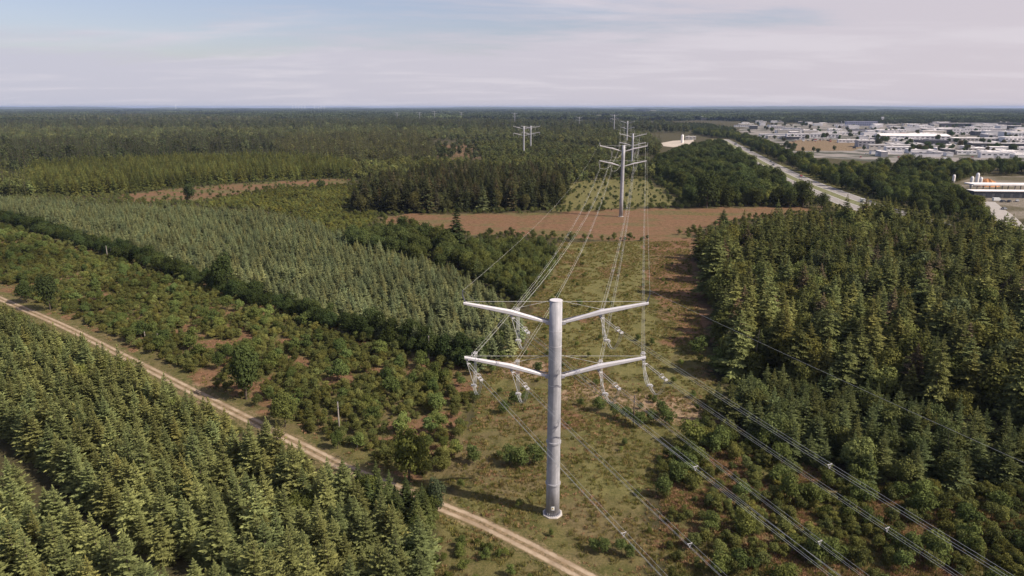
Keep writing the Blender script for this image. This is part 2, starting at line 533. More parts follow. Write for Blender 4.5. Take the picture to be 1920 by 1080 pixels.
# ------------------------------------------------------------------ strips: track, motorway
def resample(P, step):
    P = np.asarray(P, float)
    # smooth with Catmull-Rom
    out = []
    for i in range(len(P) - 1):
        p0 = P[max(0, i - 1)]; p1 = P[i]; p2 = P[i + 1]; p3 = P[min(len(P) - 1, i + 2)]
        n = max(2, int(np.linalg.norm(p2 - p1) / step))
        for k in range(n):
            t = k / n
            out.append(.5 * ((2 * p1) + (-p0 + p2) * t + (2 * p0 - 5 * p1 + 4 * p2 - p3) * t * t + (-p0 + 3 * p1 - 3 * p2 + p3) * t ** 3))
    out.append(P[-1])
    return np.array(out)
def strip(name, line, offs, z, mat, parent=None, jit=0.0, close=False, crown=None):
    """a ribbon along a line; offs = lateral offsets of its columns"""
    line = np.asarray(line)
    T = np.gradient(line, axis=0); T /= np.linalg.norm(T, axis=1)[:, None]
    N = np.stack([T[:, 1], -T[:, 0]], 1)
    m, k = len(line), len(offs)
    v = np.zeros((m, k, 3)); at = np.zeros((m, k))
    for c, o in enumerate(offs):
        j = (rng.random(m) - .5) * jit if c in (0, k - 1) else 0
        p = line + N * (o + j)[:, None] if jit and c in (0, k - 1) else line + N * o
        v[:, c, :2] = p; v[:, c, 2] = z + (crown[c] if crown else 0); at[:, c] = o
    i = np.arange(m - 1)[:, None] * k + np.arange(k - 1)[None, :]
    q = np.stack([i, i + 1, i + k + 1, i + k], -1).reshape(-1, 4)
    me = np_mesh(name, v.reshape(-1, 3), q[:, ::-1], [mat], {'across': ('POINT', at.ravel())}, smooth=True)
    return link_obj(name, me, parent)

def track_material():
    m, t, b = new_mat('track')
    a = attr(t, 'across').outputs['Fac']
    ab = mathn(t, 'ABSOLUTE', a)
    nn = noise(t, 1.4, 5, .65); n2 = noise(t, .25, 4, .6)
    rut = mrange(t, mathn(t, 'ADD', mathn(t, 'ABSOLUTE', mathn(t, 'SUBTRACT', ab, 0.75)), mathn(t, 'MULTIPLY', mathn(t, 'SUBTRACT', nn, .5), .9)), .55, .18)
    sandc = mixc(t, mrange(t, n2, .35, .65), (0.27, 0.20, 0.135), (0.40, 0.31, 0.225))
    mid = mixc(t, mrange(t, nn, .35, .6), (0.10, 0.08, 0.038), (0.24, 0.17, 0.105))
    c = mixc(t, rut, mid, sandc)
    edge = mrange(t, mathn(t, 'ADD', ab, mathn(t, 'MULTIPLY', mathn(t, 'SUBTRACT', nn, .5), 1.6)), 1.1, 1.45)
    c = mixc(t, edge, c, mixc(t, mrange(t, nn, .4, .6), (0.075, 0.072, 0.028), (0.17, 0.13, 0.066)))
    link(t, c, b.inputs['Base Color'])
    b.inputs['Roughness'].default_value = .95; b.inputs['Specular IOR Level'].default_value = .1
    bn = nd(t, 'ShaderNodeBump'); bn.inputs['Strength'].default_value = .6; bn.inputs['Distance'].default_value = .15
    link(t, nn, bn.inputs['Height']); link(t, bn.outputs[0], b.inputs['Normal'])
    return m
tl = resample(TRACK, 0.8)
tag(strip('track', tl, [-1.75, -1.3, -1.0, -.75, -.45, -.2, .2, .45, .75, 1.0, 1.3, 1.75], 0.015, track_material(), jit=0.7,
          crown=[0, .02, .0, -.01, .01, .03, .03, .01, -.01, 0, .02, 0]), kind='structure')

ASPH = plain('asphalt', (0.25, 0.225, 0.21), .85, var=.1, scale=.3)
MARK = plain('road_paint', (0.75, 0.75, 0.72), .6, var=.05)
VERGE = plain('verge_grass', (0.135, 0.135, 0.055), .95, var=.35, scale=.5)
hl = resample(HW, 8)
tag(strip('motorway_carriageway', hl, [-14.2, -9, -3.6], .10, ASPH), kind='structure')
tag(strip('motorway_carriageway', hl, [3.6, 9, 14.2], .10, ASPH), kind='structure')
tag(strip('motorway_median', hl, [-3.6, 0, 3.6], .13, VERGE), kind='structure')
for nm, o_ in (('lane_edge_line', -13.4), ('lane_edge_line', -4.3), ('lane_edge_line', 4.3), ('lane_edge_line', 13.4)):
    tag(strip(nm, hl, [o_ - .12, o_ + .12], .112, MARK), kind='structure')
def offset_line(line, o):
    T = np.gradient(line, axis=0); T /= np.linalg.norm(T, axis=1)[:, None]
    return line + np.stack([T[:, 1], -T[:, 0]], 1) * o
for o_ in (-8.6, 8.6):
    L = offset_line(resample(HW, 3), o_); mb = MB()
    for k in range(0, len(L) - 3, 4):
        a, b2 = L[k], L[k + 1]; d = (b2 - a); n = np.array([d[1], -d[0]]) / np.linalg.norm(d) * .1
        mb.poly([(*(a - n), .112), (*(a + n), .112), (*(b2 + n), .112), (*(b2 - n), .112)])
    tag(mb.build('lane_dash_line', MARK), kind='structure')
# slip road beside the station, and the pale lot with a mast left of the motorway
SLIP = resample(GP([(1846, 378), (1862, 392), (1878, 404), (1893, 420), (1905, 440), (1915, 462)]), 6)
tag(strip('slip_road', SLIP, [-6, 0, 6], .09, plain('slip_asphalt', (.33, .30, .28), .9, var=.1, scale=.3)), kind='structure')
mb = MB(); mb.prism([G(1240, 268), G(1262, 264), G(1300, 262), G(1303, 270), G(1262, 276), G(1244, 274)], -.05, .12)
tag(mb.build('gravel_lot', plain('gravel_lot', (.42, .36, .30), .95, var=.2, scale=.05)), kind='structure')

# ------------------------------------------------------------------ foliage prototypes
def kite_mesh(name, root, tip, width, nrm, mat, tipv, trunk=None, trunk_mat=None):
    """root/tip (n,3), width (n,), nrm (n,3) -> kite shaped leaf sprays"""
    d = tip - root
    side = np.cross(d, nrm); side /= (np.linalg.norm(side, axis=1)[:, None] + 1e-9)
    mid = root + d * .45
    v = np.stack([root, mid + side * width[:, None] / 2, tip, mid - side * width[:, None] / 2], 1).reshape(-1, 3)
    f = np.arange(len(root) * 4).reshape(-1, 4)
    n = len(root)
    fv = rng.random(n); tv = tipv
    mats = [mat]; midx = np.zeros(n, int)
    if trunk is not None:
        tv2, tf = trunk
        f = np.vstack([f, np.asarray(tf) + len(v)]); v = np.vstack([v, tv2])
        mats = [mat, trunk_mat]; midx = np.concatenate([midx, np.ones(len(tf), int)])
        fv = np.concatenate([fv, np.full(len(tf), .5)]); tv = np.concatenate([tv, np.zeros(len(tf))])
    return np_mesh(name, v, f, mats, {'fvar': ('FACE', fv), 'tip': ('FACE', tv)}, midx=midx)
def trunk_geo(h, r0, r1, n=6, lean=.02, segs=5, limbs=()):
    v = []; f = []
    def tube(pts, rad):
        b = len(v)
        for p, r in zip(pts, rad):
            for k in range(n):
                a = 2 * math.pi * k / n
                v.append((p[0] + r * math.cos(a), p[1] + r * math.sin(a), p[2]))
        for i in range(len(pts) - 1):
            for k in range(n):
                f.append((b + i * n + k, b + i * n + (k + 1) % n, b + (i + 1) * n + (k + 1) % n, b + (i + 1) * n + k))
    pts = [(math.sin(i * 1.7) * lean * h * i / segs, math.cos(i * 2.1) * lean * h * i / segs, h * i / segs - (.3 if i == 0 else 0)) for i in range(segs + 1)]
    tube(pts, [r0 + (r1 - r0) * i / segs for i in range(segs + 1)])
    for (z, az, L, up) in limbs:
        p0 = (0, 0, z); dx, dy = math.cos(az), math.sin(az)
        p = [(dx * L * s, dy * L * s, z + up * L * s ** .8) for s in (0, .35, .7, 1)]
        tube(p, [r0 * .5, r0 * .38, r0 * .25, r0 * .1])
    return np.array(v), np.array(f)

def conifer(h, R0, whorls, per, zlo=.04, droop=.25, rise=.25, power=.85, dens=1.0, irr=.15, wf=1.0, seed=0):
    g = np.random.default_rng(seed)
    root, tip, wd, nr, tv = [], [], [], [], []
    for w in range(whorls):
        f = zlo + (1 - zlo) * (w + g.random() * .6) / whorls
        z = f * h * .97
        Rz = R0 * (1 - f) ** power * (1 + (g.random() - .5) * irr * 2) + .03 * R0
        if f < .12: Rz *= .8 + f
        nb = max(3, int(per * (1 - f * .35)))
        a0 = g.random() * 6.28
        for k in range(nb):
            az = a0 + 6.283 * k / nb + (g.random() - .5) * .5
            L = Rz * (.78 + g.random() * .42)
            up = rise * (f * 1.6 - .25) + (g.random() - .5) * (.15 + irr)
            D = np.array([math.cos(az), math.sin(az), 0.0])
            def P(s): return D * L * s + np.array([0, 0, z + L * (up * s - droop * s * s + droop * .4 * s ** 3)])
            steps = [.25, .5, .75, 1.0] if dens >= 1 else [.45, 1.0]
            for s in steps:
                p = P(s * .86); q = P(min(1.12, s + .22))
                d = q - p; d /= np.linalg.norm(d)
                sidev = np.array([-D[1], D[0], 0])
                ln = L * .30 + .05 * R0
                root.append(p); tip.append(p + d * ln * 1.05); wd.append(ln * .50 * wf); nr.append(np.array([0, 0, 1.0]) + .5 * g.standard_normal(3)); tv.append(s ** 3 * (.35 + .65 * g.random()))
                for sg in (-1, 1):
                    e = d * .65 + sidev * sg * .8 + np.array([0, 0, (g.random() - .6) * .5])
                    l2 = L * (.44 - .2 * s) + .06 * R0
                    root.append(p); tip.append(p + e * l2); wd.append(l2 * .55 * wf); nr.append(D * .5 + np.array([0, 0, 1.0]) + .5 * g.standard_normal(3)); tv.append(s ** 2 * .7 * g.random())
    # leader
    for k in range(4):
        az = k * 1.57
        root.append(np.array([0, 0, h * .93])); tip.append(np.array([.06 * R0 * math.cos(az), .06 * R0 * math.sin(az), h * 1.02])); wd.append(.1 * R0); nr.append(np.array([math.cos(az), math.sin(az), 0.])); tv.append(1.)
    return [np.array(a, float) for a in (root, tip, wd, nr, tv)]

def blobs(h, R0, zlo, nl, N, size, seed=0, flat=1.0, lobe=.42, tipw=.5):
    """leaf clumps on the shells of many overlapping lobes"""
    g = np.random.default_rng(seed)
    C, RR = [], []
    zc = (h + zlo) / 2; hz = (h - zlo) / 2
    for i in range(nl):
        while True:
            p = g.uniform(-1, 1, 3)
            if np.linalg.norm(p) < 1: break
        p = p / max(np.linalg.norm(p), .35) * (.35 + .35 * g.random()) if i else np.zeros(3)
        C.append([p[0] * R0, p[1] * R0, zc + p[2] * hz * flat]); RR.append((lobe * (.7 + .6 * g.random())) * (1.25 if i == 0 else 1))
    C = np.array(C); RR = np.array(RR)
    k = g.choice(nl, N, p=RR ** 2 / (RR ** 2).sum())
    d = g.standard_normal((N, 3)); d /= np.linalg.norm(d, axis=1)[:, None]
    d[:, 2] = np.where(d[:, 2] < -.35, -d[:, 2], d[:, 2])
    rr = RR[k] * (.78 + .34 * g.random(N))
    bump = 1 + .16 * np.sin(d[:, 0] * 9 + k) * np.sin(d[:, 1] * 8 + 2 * k)
    P = C[k] + d * np.stack([rr * R0 * bump, rr * R0 * bump, rr * hz * .95 * bump], 1)
    P[:, 2] = np.maximum(P[:, 2], zlo * .6 + .02 * h)
    t = g.standard_normal((N, 3)); t -= (t * d).sum(1)[:, None] * d * .75; t /= np.linalg.norm(t, axis=1)[:, None]
    s = size * (.6 + .8 * g.random(N))
    nrm = d + .55 * g.standard_normal((N, 3))
    return [P - t * s[:, None] / 2, P + t * s[:, None] / 2, s * .8, nrm, g.random(N) ** 3 * tipw]

PROTO = {}    # kind -> list of (crown mesh, trunk mesh or None, joined mesh object for the stuff instances)
HOLD = bpy.data.collections.new('prototypes')       # never linked to the scene
def add_proto(kind, name, parts, trunk, bark=BARK):
    crown = kite_mesh(name + '_crown', parts[0], parts[1], parts[2], parts[3], LEAF, parts[4])
    tm = np_mesh(name + '_trunk', trunk[0], trunk[1], [bark], smooth=True) if trunk is not None else None
    joined = kite_mesh(name, parts[0], parts[1], parts[2], parts[3], LEAF, parts[4], trunk, bark)
    o = bpy.data.objects.new(name, joined); HOLD.objects.link(o)
    PROTO.setdefault(kind, []).append((crown, tm, o))

for s in range(4):
    add_proto('spruce', 'spruce_tree', conifer(7.4, 1.75, 26, 9, zlo=.02, droop=.12, rise=.60, power=.82 + .06 * s, wf=.80, irr=.5, seed=s), trunk_geo(6.4, .12, .02))
for s in range(4):
    add_proto('conifer', 'conifer_tree', conifer(17, 3.3 + .3 * s, 30, 9, zlo=.10 + .05 * (s % 2), droop=.30, rise=.2, power=.72, irr=.40, wf=.85, seed=20 + s), trunk_geo(16, .24, .04))
for s in range(2):
    add_proto('pine', 'pine_tree', blobs(16, 2.6, 7.5 + s, 11, 1300, .75, seed=30 + s, lobe=.5, tipw=.2), trunk_geo(14.5, .22, .07, limbs=[(9, 1, 2.2, .5), (10.5, 3.3, 2, .6), (12, 5, 1.8, .6)]), PALEBARK)
for s in range(5):
    add_proto('leaf', 'broadleaf_tree', blobs(9, 3.3 + .3 * (s % 3), .3, 18 + s, 3800, .42, seed=40 + s, lobe=.42), trunk_geo(6, .22, .08, limbs=[(2, .5, 2.4, .9), (2.6, 2.6, 2.3, 1), (3.2, 4.4, 2.4, .8), (4, 1.5, 1.8, 1.1)]))
for s in range(5):
    add_proto('shrub', 'shrub', blobs(2.6, 1.5, .03, 17, 1700, .17, seed=60 + s, lobe=.33, tipw=.7), trunk_geo(1.6, .05, .02, n=4, limbs=[(.3, .5, .8, .9), (.4, 2.6, .7, 1), (.3, 4.4, .8, .8)]))
for s in range(3):
    add_proto('conifer_far', 'conifer_tree', conifer(16, 3.1, 11, 6, zlo=.06, droop=.25, dens=.5, wf=1.7, irr=.4, seed=80 + s), trunk_geo(14, .25, .05, n=4, segs=2))
for s in range(3):
    add_proto('leaf_far', 'broadleaf_tree', blobs(10, 4.2, .5, 9, 420, 1.15, seed=90 + s, lobe=.45), trunk_geo(6, .25, .1, n=4, segs=2))
for s in range(3):
    add_proto('spruce_far', 'spruce_tree', conifer(7.4, 1.9, 11, 6, zlo=.03, droop=.2, rise=.4, dens=.5, wf=1.5, seed=100 + s), None)
for s in range(3):   # a woodland block of many crowns for the far country
    g = np.random.default_rng(120 + s)
    n = 1500
    ex, ey = g.uniform(-50, 50, n), g.uniform(-38, 38, n)
    keep = (ex / 50) ** 2 + (ey / 38) ** 2 < .8 + .3 * np.sin(ex * .15 + s)
    ex, ey = ex[keep], ey[keep]; n = len(ex)
    hz = 9 + 6 * vnoise(ex, ey, 9, s) + g.random(n) * 2.5
    z = hz * np.where(g.random(n) < .7, 1, g.random(n))
    P = np.stack([ex, ey, z], 1); t = g.standard_normal((n, 3)); t /= np.linalg.norm(t, axis=1)[:, None]
    sz = 4 + 3 * g.random(n)
    nrm = np.stack([g.standard_normal(n) * .6, g.standard_normal(n) * .6 - .2, np.ones(n) * .9], 1)
    add_proto('wood', 'woodland_block', [P - t * sz[:, None] / 2, P + t * sz[:, None] / 2, sz * .9, nrm, g.random(n) * .15], None)

# ------------------------------------------------------------------ planting
PTS = {}   # kind -> list of rows (x,y,scale,zscale,rot,r,g,b,stand)
def sample(P, sp, rows=None, jit=.5):
    c = np.array(P).mean(0); a = rows or 0.0
    ca, sa = math.cos(a), math.sin(a)
    Q = (np.array(P) - c) @ np.array([[ca, -sa], [sa, ca]])
    lo, hi = Q.min(0), Q.max(0)
    sx, sy = (sp if isinstance(sp, tuple) else (sp, sp))
    gx, gy = np.meshgrid(np.arange(lo[0], hi[0], sx), np.arange(lo[1], hi[1], sy))
    gx = gx.ravel() + (rng.random(gx.size) - .5) * sx * jit * 2 * .9; gy = gy.ravel() + (rng.random(gy.size) - .5) * sy * jit * (1.0 if rows is None else .3)
    k = inside(Q, gx, gy)
    q = np.stack([gx[k], gy[k]], 1) @ np.array([[ca, sa], [-sa, ca]]) + c
    return q[:, 0], q[:, 1]
def plant(kind, P, sp, hs, col, rows=None, jit=.8, keep=None, thin=0.0, var=.18, patch=.18, hue=.06, clear=True, hn=.25, stand=0):
    """hs: mean scale and spread; col: mean leaf colour"""
    x, y = sample(P, sp, rows, jit)
    m = rng.random(len(x)) >= thin
    if keep is not None: m &= keep(x, y)
    if clear: m &= (segdist(TRACK, x, y, False) > 3.4) & (segdist(HW, x, y, False) > 17.5) & (np.hypot(x - P1[0], y - P1[1]) > 5)
    x, y = x[m], y[m]; n = len(x)
    if n == 0: return
    s = hs[0] * (1 + (rng.random(n) - .5) * 2 * hs[1]) * (1 + (vnoise(x, y, 30, 4) - .5) * hn)
    zs = 1 + (rng.random(n) - .5) * .3
    b = np.exp(rng.standard_normal(n) * var) * (1 + (vnoise(x, y, 22, 7) - .5) * 2 * patch)
    hu = np.clip(rng.standard_normal(n) * hue + .02, -.06, .16)
    c = np.array(col)[None, :] * b[:, None] * np.stack([1 + hu, np.ones(n), 1.0 - hu * .9], 1) * (.93 if kind == 'spruce' else 1.0)
    PTS.setdefault(kind, []).append(np.column_stack([x, y, s, zs, rng.random(n) * 6.283, c, np.full(n, stand)]))
def single(kind, px, by, ty, col, hproto, label, cat, wide=1.0, proto=0):
    """one named tree whose foot and top the photograph shows"""
    x, y = G(px, by)
    u = (540 - ty) / F
    z = H + (y / (cp + u * sp)) * (-sp + u * cp)
    s = z / hproto
    SINGLES.append((kind, x, y, s, wide, col, label, cat, proto))
SINGLES = []

c_spr = (0.102, 0.113, 0.044)     # pale plantation spruce
c_spr2 = (0.122, 0.137, 0.068)
c_con = (0.060, 0.066, 0.025)
c_dark = (0.030, 0.037, 0.017)
c_leaf = (0.052, 0.062, 0.019)
c_shr = (0.060, 0.064, 0.021)
c_yel = (0.088, 0.090, 0.026)
c_brn = (0.075, 0.060, 0.034)

d_ = TRACK[8] - TRACK[4]
rowA = math.atan2(d_[1], d_[0])

# plantation at lower left
Z1 = GP([(-330, 430, 6), (0, 577, 5), (200, 664, 5), (400, 768, 5), (560, 848, 5), (640, 885, 4), (690, 893, 0), (790, 938, 0), (838, 965, 0), (815, 1030, 2), (800, 1090, 0), (790, 1180), (780, 1320), (-700, 1320), (-1500, 800)])
def gapA(x, y):
    g1 = segdist(GP([(-80, 790, 3), (0, 838, 3), (110, 925, 3), (250, 1045, 2), (330, 1110)]), x, y, False) > 3.0
    g2 = segdist(GP([(400, 880, 2), (445, 912, 1), (520, 955, 1), (560, 985, 1)]), x, y, False) > 2.4
    return g1 & g2
edgeA = segdist
plant('spruce', Z1, (1.95, 3.5), (1.0, .34), c_spr, rows=rowA, keep=lambda x, y: gapA(x, y) & (segdist(TRACK, x, y, False) > 8), thin=.05, var=.15, stand=1)
plant('spruce', Z1, (2.6, 2.8), (.78, .25), (.062, .076, .028), rows=rowA, keep=lambda x, y: (segdist(TRACK, x, y, False) <= 8) & (x < 30), thin=.15, stand=1)
plant('leaf', Z1, 5, (.55, .3), (.060, .073, .022), keep=lambda x, y: (segdist(TRACK, x, y, False) < 16), thin=.6, stand=1)
# shrubland between track and plantation
Z2 = GP([(-330, 370, 0), (-150, 388, 2), (0, 415, 2), (60, 438, 2), (200, 478, 2), (330, 520, 2), (480, 560, 2), (600, 605, 2), (760, 655, 2), (868, 690, 2), (885, 750, 1), (870, 830), (845, 880), (780, 900), (650, 850), (560, 805), (360, 705), (240, 645), (120, 590), (0, 530), (-420, 380)])
plant('shrub', Z2, 1.45, (.66, .6), c_shr, keep=lambda x, y: (vnoise(x, y, 7, 5) * .6 + vnoise(x, y, 2.5, 6) * .4 < .63) & (segdist(TRACK, x, y, False) > 6 - 3 * vnoise(x, y, 5, 44)), thin=.10, patch=.4, var=.22, stand=2)
plant('shrub', Z2, 6.5, (1.35, .3), (.055, .070, .022), keep=lambda x, y: segdist(TRACK, x, y, False) > 6, thin=.25, patch=.3, stand=2)
plant('leaf', Z2, 16, (.42, .3), (.050, .065, .020), thin=.45, stand=2)
# dark hedge row at the plantation edge
hedge = GP([(-260, 385, 2), (-60, 398, 2), (40, 425, 2), (150, 455, 3), (250, 485, 3), (330, 512, 3), (430, 545, 3), (520, 575, 3), (600, 598, 3), (700, 630, 3), (780, 650, 3), (880, 672, 3)])
hb = np.vstack([hedge, offset_line(hedge, -7)[::-1]])
plant('leaf', hb, 3.3, (.62, .3), (.025, .034, .012), thin=.1, stand=3)
# pale plantation
Z4 = GP([(-420, 372, 6), (-100, 366, 6), (60, 366, 6), (230, 377, 6), (430, 386, 6), (560, 402, 6), (650, 432, 6), (760, 474, 6), (860, 500, 6), (935, 545, 6), (985, 580, 6), (965, 625, 6), (885, 655, 6), (780, 622, 6), (600, 568, 6), (430, 515, 6), (250, 455, 6), (40, 395, 6), (-200, 372, 6)])
plant('spruce', Z4, (2.2, 3.9), (.86, .22), c_spr2, rows=rowA, thin=.03, var=.12, patch=.22,
      keep=lambda x, y: (((y * math.cos(rowA) - x * math.sin(rowA) + 2 * vnoise(x, y, 20, 3)) % 27) > 3.2) | (vnoise(x, y, 25, 15) > .62), stand=4)
plant('shrub', Z4, 5, (1.0, .3), (.07, .085, .03), thin=.4, stand=4)
# bushes and mixed young trees at the corridor's left edge
Z5a = GP([(650, 440, 4), (700, 425, 7), (770, 412, 7), (840, 430, 7), (870, 470, 5), (850, 500, 3), (760, 480, 3), (660, 462, 3)])
plant('leaf', Z5a, 6.0, (.95, .2), (.042, .052, .018), stand=5)
Z5b = GP([(860, 455, 6), (930, 442, 6), (1045, 455, 5), (1050, 470, 3), (1015, 530, 2), (985, 560, 2), (930, 530, 3), (870, 500, 3)])
plant('leaf', Z5b, 3.5, (.66, .25), (.055, .063, .020), thin=.1, stand=5)
plant('spruce', Z5b, 4, (.95, .25), (.065, .078, .03), thin=.2, stand=5)
# shrub plain
Z13 = GP([(370, 385, 1), (450, 365, 1), (520, 354, 1), (650, 345, 2), (690, 350, 2), (700, 405), (690, 430), (640, 440, 2), (560, 405, 2), (480, 385, 2), (380, 385, 2)])
plant('shrub', Z13, 3.1, (1.0, .35), (.072, .076, .022), thin=.08, patch=.35, stand=13)
plant('shrub', B_left, 6, (.8, .4), (.06, .07, .025), thin=.55, stand=13)
# dark stand north of the heather field
Z12 = GP([(668, 402), (660, 345, 16), (700, 318, 16), (820, 300, 16), (960, 300, 16), (1060, 312, 16), (1065, 345, 8), (1035, 393), (900, 397), (760, 400)])
plant('conifer', Z12, 6.0, (.92, .25), (.034, .038, .017), thin=.05, var=.3, patch=.3, stand=12)
plant('conifer', Z12, 9, (.98, .2), (.052, .046, .026), thin=.5, var=.2, stand=12)
plant('leaf', Z12, 9, (1.3, .2), (.050, .050, .02), thin=.4, stand=12)
# larch plantation left
Z14 = GP([(60, 365), (30, 335, 8), (60, 305, 9), (330, 288, 9), (600, 290, 9), (660, 300, 9), (655, 333), (500, 339), (340, 350), (235, 362), (160, 368)])
plant('spruce', Z14, (4.0, 4.6), (1.5, .22), (.080, .088, .027), rows=rowA + .5, thin=.06, var=.20, patch=.3, stand=14)
# woods at the far left and beyond
Z15 = [
    (GP([(-500, 372, 5), (-500, 320, 12), (0, 312, 12), (60, 320, 10), (60, 372)]), 'mix', 7, .9, (.060, .068, .024)),
    (GP([(-500, 318, 10), (-500, 285, 14), (0, 283, 14), (330, 282, 14), (620, 268, 14), (660, 300, 8), (330, 292, 8), (60, 310, 8)]), 'mix', 8, .9, (.036, .043, .018)),
    (GP([(530, 300, 5), (510, 262, 16), (560, 245, 17), (780, 240, 17), (815, 262, 16), (815, 300, 5), (700, 302, 5)]), 'con', 7, 1.0, (.045, .048, .020)),
    (GP([(-500, 283, 10), (-500, 262, 14), (330, 258, 14), (520, 252, 14), (520, 270, 10), (330, 283, 8)]), 'con', 9, 1.15, (.034, .040, .018)),
    (GP([(640, 335), (640, 300, 8), (820, 292, 8), (960, 298, 8), (1060, 312, 8), (1000, 330, 5), (700, 340)]), 'leafy', 7, .9, (.064, .070, .024)),
    (GP([(905, 300, 4), (890, 262, 10), (960, 255, 12), (1060, 260, 12), (1160, 275, 10), (1240, 300, 9), (1235, 330, 3), (1100, 332, 3), (1060, 345, 3), (1000, 330, 5)]), 'leafy', 7.5, .95, (.052, .058, .021)),
    (GP([(-600, 262, 10), (-600, 238, 15), (0, 236, 15), (520, 236, 15), (700, 232, 15), (960, 236, 15), (960, 262, 8), (780, 255, 6), (520, 258, 8)]), 'far', 12, 1.0, (.060, .068, .028)),
    (GP([(960, 262, 8), (960, 240, 14), (1110, 238, 14), (1190, 243, 10), (1240, 262, 10), (1230, 290, 6), (1120, 268, 6)]), 'far', 10, 1.0, (.050, .056, .022)),
    (GP([(-600, 238, 10), (-600, 215, 15), (0, 213, 15), (330, 214, 15), (700, 218, 15), (960, 222, 15), (1240, 224, 15), (1290, 232, 12), (1290, 244, 8), (960, 242, 8)]), 'far', 20, 1.25, (.040, .046, .020)),
]
Z15 += [
    (GP([(-500, 300, 4), (-500, 292, 12), (0, 290, 13), (200, 291, 13), (340, 284, 13), (345, 292, 2), (120, 300, 2)]), 'con', 7, 1.1, (.026, .032, .014)),
    (GP([(300, 262, 4), (310, 254, 15), (520, 248, 16), (640, 252, 16), (640, 262, 4)]), 'con', 8, 1.15, (.028, .034, .016)),
    (GP([(0, 246, 6), (0, 240, 15), (240, 238, 15), (470, 240, 15), (470, 246, 6)]), 'con', 11, 1.1, (.070, .072, .034)),
    (GP([(700, 240, 6), (720, 228, 16), (940, 230, 16), (960, 242, 6)]), 'con', 10, 1.2, (.030, .036, .018)),
    (GP([(0, 228, 6), (-100, 220, 15), (300, 219, 15), (520, 222, 15), (500, 228, 6)]), 'con', 16, 1.4, (.062, .066, .034)),
    (GP([(1240, 238, 5), (1240, 226, 15), (1330, 228, 14), (1380, 240, 10), (1380, 246, 5)]), 'leafy', 9, 1.1, (.032, .040, .018)),
    (GP([(1400, 226, 8), (1400, 214, 14), (1920, 210, 14), (2100, 210, 14), (2100, 228, 8), (1700, 229, 8)]), 'leafy', 17, 1.5, (.034, .041, .020)),
]
for P_, kd, sp_, sc_, cl in Z15:
    if kd == 'mix':
        plant('conifer_far', P_, sp_, (sc_, .3), cl, thin=.25, var=.34, patch=.3, stand=15); plant('leaf_far', P_, sp_ * 1.2, (sc_, .25), cl, thin=.3, var=.22, patch=.3, stand=15)
    elif kd == 'con':
        plant('conifer_far', P_, sp_ * .95, (sc_, .32), cl, thin=.1, var=.34, patch=.4, stand=15)
        plant('leaf_far', P_, sp_ * 2.2, (sc_ * 1.2, .3), cl, thin=.3, var=.3, patch=.3, stand=15)
    elif kd == 'leafy':
        plant('leaf_far', P_, sp_, (sc_ * .8, .3), cl, thin=.05, var=.2, patch=.3, stand=15); plant('conifer_far', P_, sp_ * 1.8, (sc_ * .8, .3), tuple(c * .75 for c in cl), thin=.3, stand=15)
    else:
        plant('conifer_far', P_, sp_, (sc_, .3), cl, thin=.35, var=.22, patch=.35, hn=.5, stand=15); plant('leaf_far', P_, sp_ * 1.1, (sc_ * 1.1, .3), cl, thin=.35, var=.22, patch=.35, hn=.5, stand=15)
for P_ in (PALE_clear, B_field, B_left):
    plant('shrub', P_, 4, (1.0, .5), (.050, .058, .020), keep=lambda x, y: segdist(P_, x, y) < 7 * vnoise(x, y, 11, 71), thin=.25, stand=11)
# scattered bushes on the pale clearing
plant('shrub', PALE_clear, 6, (.75, .8), (.050, .060, .022), thin=.4, stand=11)
plant('leaf_far', B_far, 16, (.8, .4), (.04, .045, .02), thin=.2, stand=15)
plant('shrub', GP([(1290, 388), (1245, 350, 1), (1225, 328, 1), (1260, 322, 2), (1330, 345, 2), (1330, 388)]), 4.5, (1.5, .3), (.06, .07, .024), thin=.1, stand=11)
# trees left of the motorway
Z17 = GP([(1290, 388), (1280, 345, 6), (1235, 325, 6), (1225, 290, 10), (1290, 268, 12), (1350, 264, 6), (1412, 312, 4), (1440, 326, 4), (1490, 350, 5), (1520, 375, 5), (1535, 387), (1420, 388)])
kw = dict(clear=False, keep=lambda x, y: segdist(HW, x, y, False) > 16)
plant('leaf', Z17, 9, (1.25, .25), (.036, .045, .016), thin=.1, patch=.3, stand=17, **kw)
Z17b = GP([(1350, 385), (1340, 350, 7), (1400, 335, 7), (1460, 350, 7), (1500, 372, 5), (1520, 386)])
plant('leaf', Z17b, 5.5, (.85, .2), (.070, .078, .024), stand=17, **kw)
# shelter belt right of the motorway and the woods behind
Z18 = GP([(1300, 247, 6), (1310, 238, 12), (1380, 246, 10), (1440, 262, 10), (1478, 285, 8), (1570, 306, 8), (1600, 308, 8), (1640, 300, 10), (1720, 297, 11), (2200, 300, 11), (2200, 345), (1760, 340), (1770, 372), (1830, 395), (1850, 420), (1900, 470), (1700, 430), (1610, 372), (1560, 352), (1500, 330), (1450, 300), (1400, 277), (1360, 262)])
def k18(x, y):
    return (segdist(HW, x, y, False) > 18) & ~inside(TOWN, x, y) & ~inside(STATION, x, y) & ~inside(FIELD_R, x, y) & (segdist(SLIP, x, y, False) > 9)
plant('leaf', Z18, 9.5, (1.2, .25), (.037, .046, .016), thin=.1, patch=.35, var=.22, keep=k18, stand=18)
plant('leaf', Z18, 22, (1.35, .2), (.066, .074, .020), thin=.3, keep=k18, stand=18)
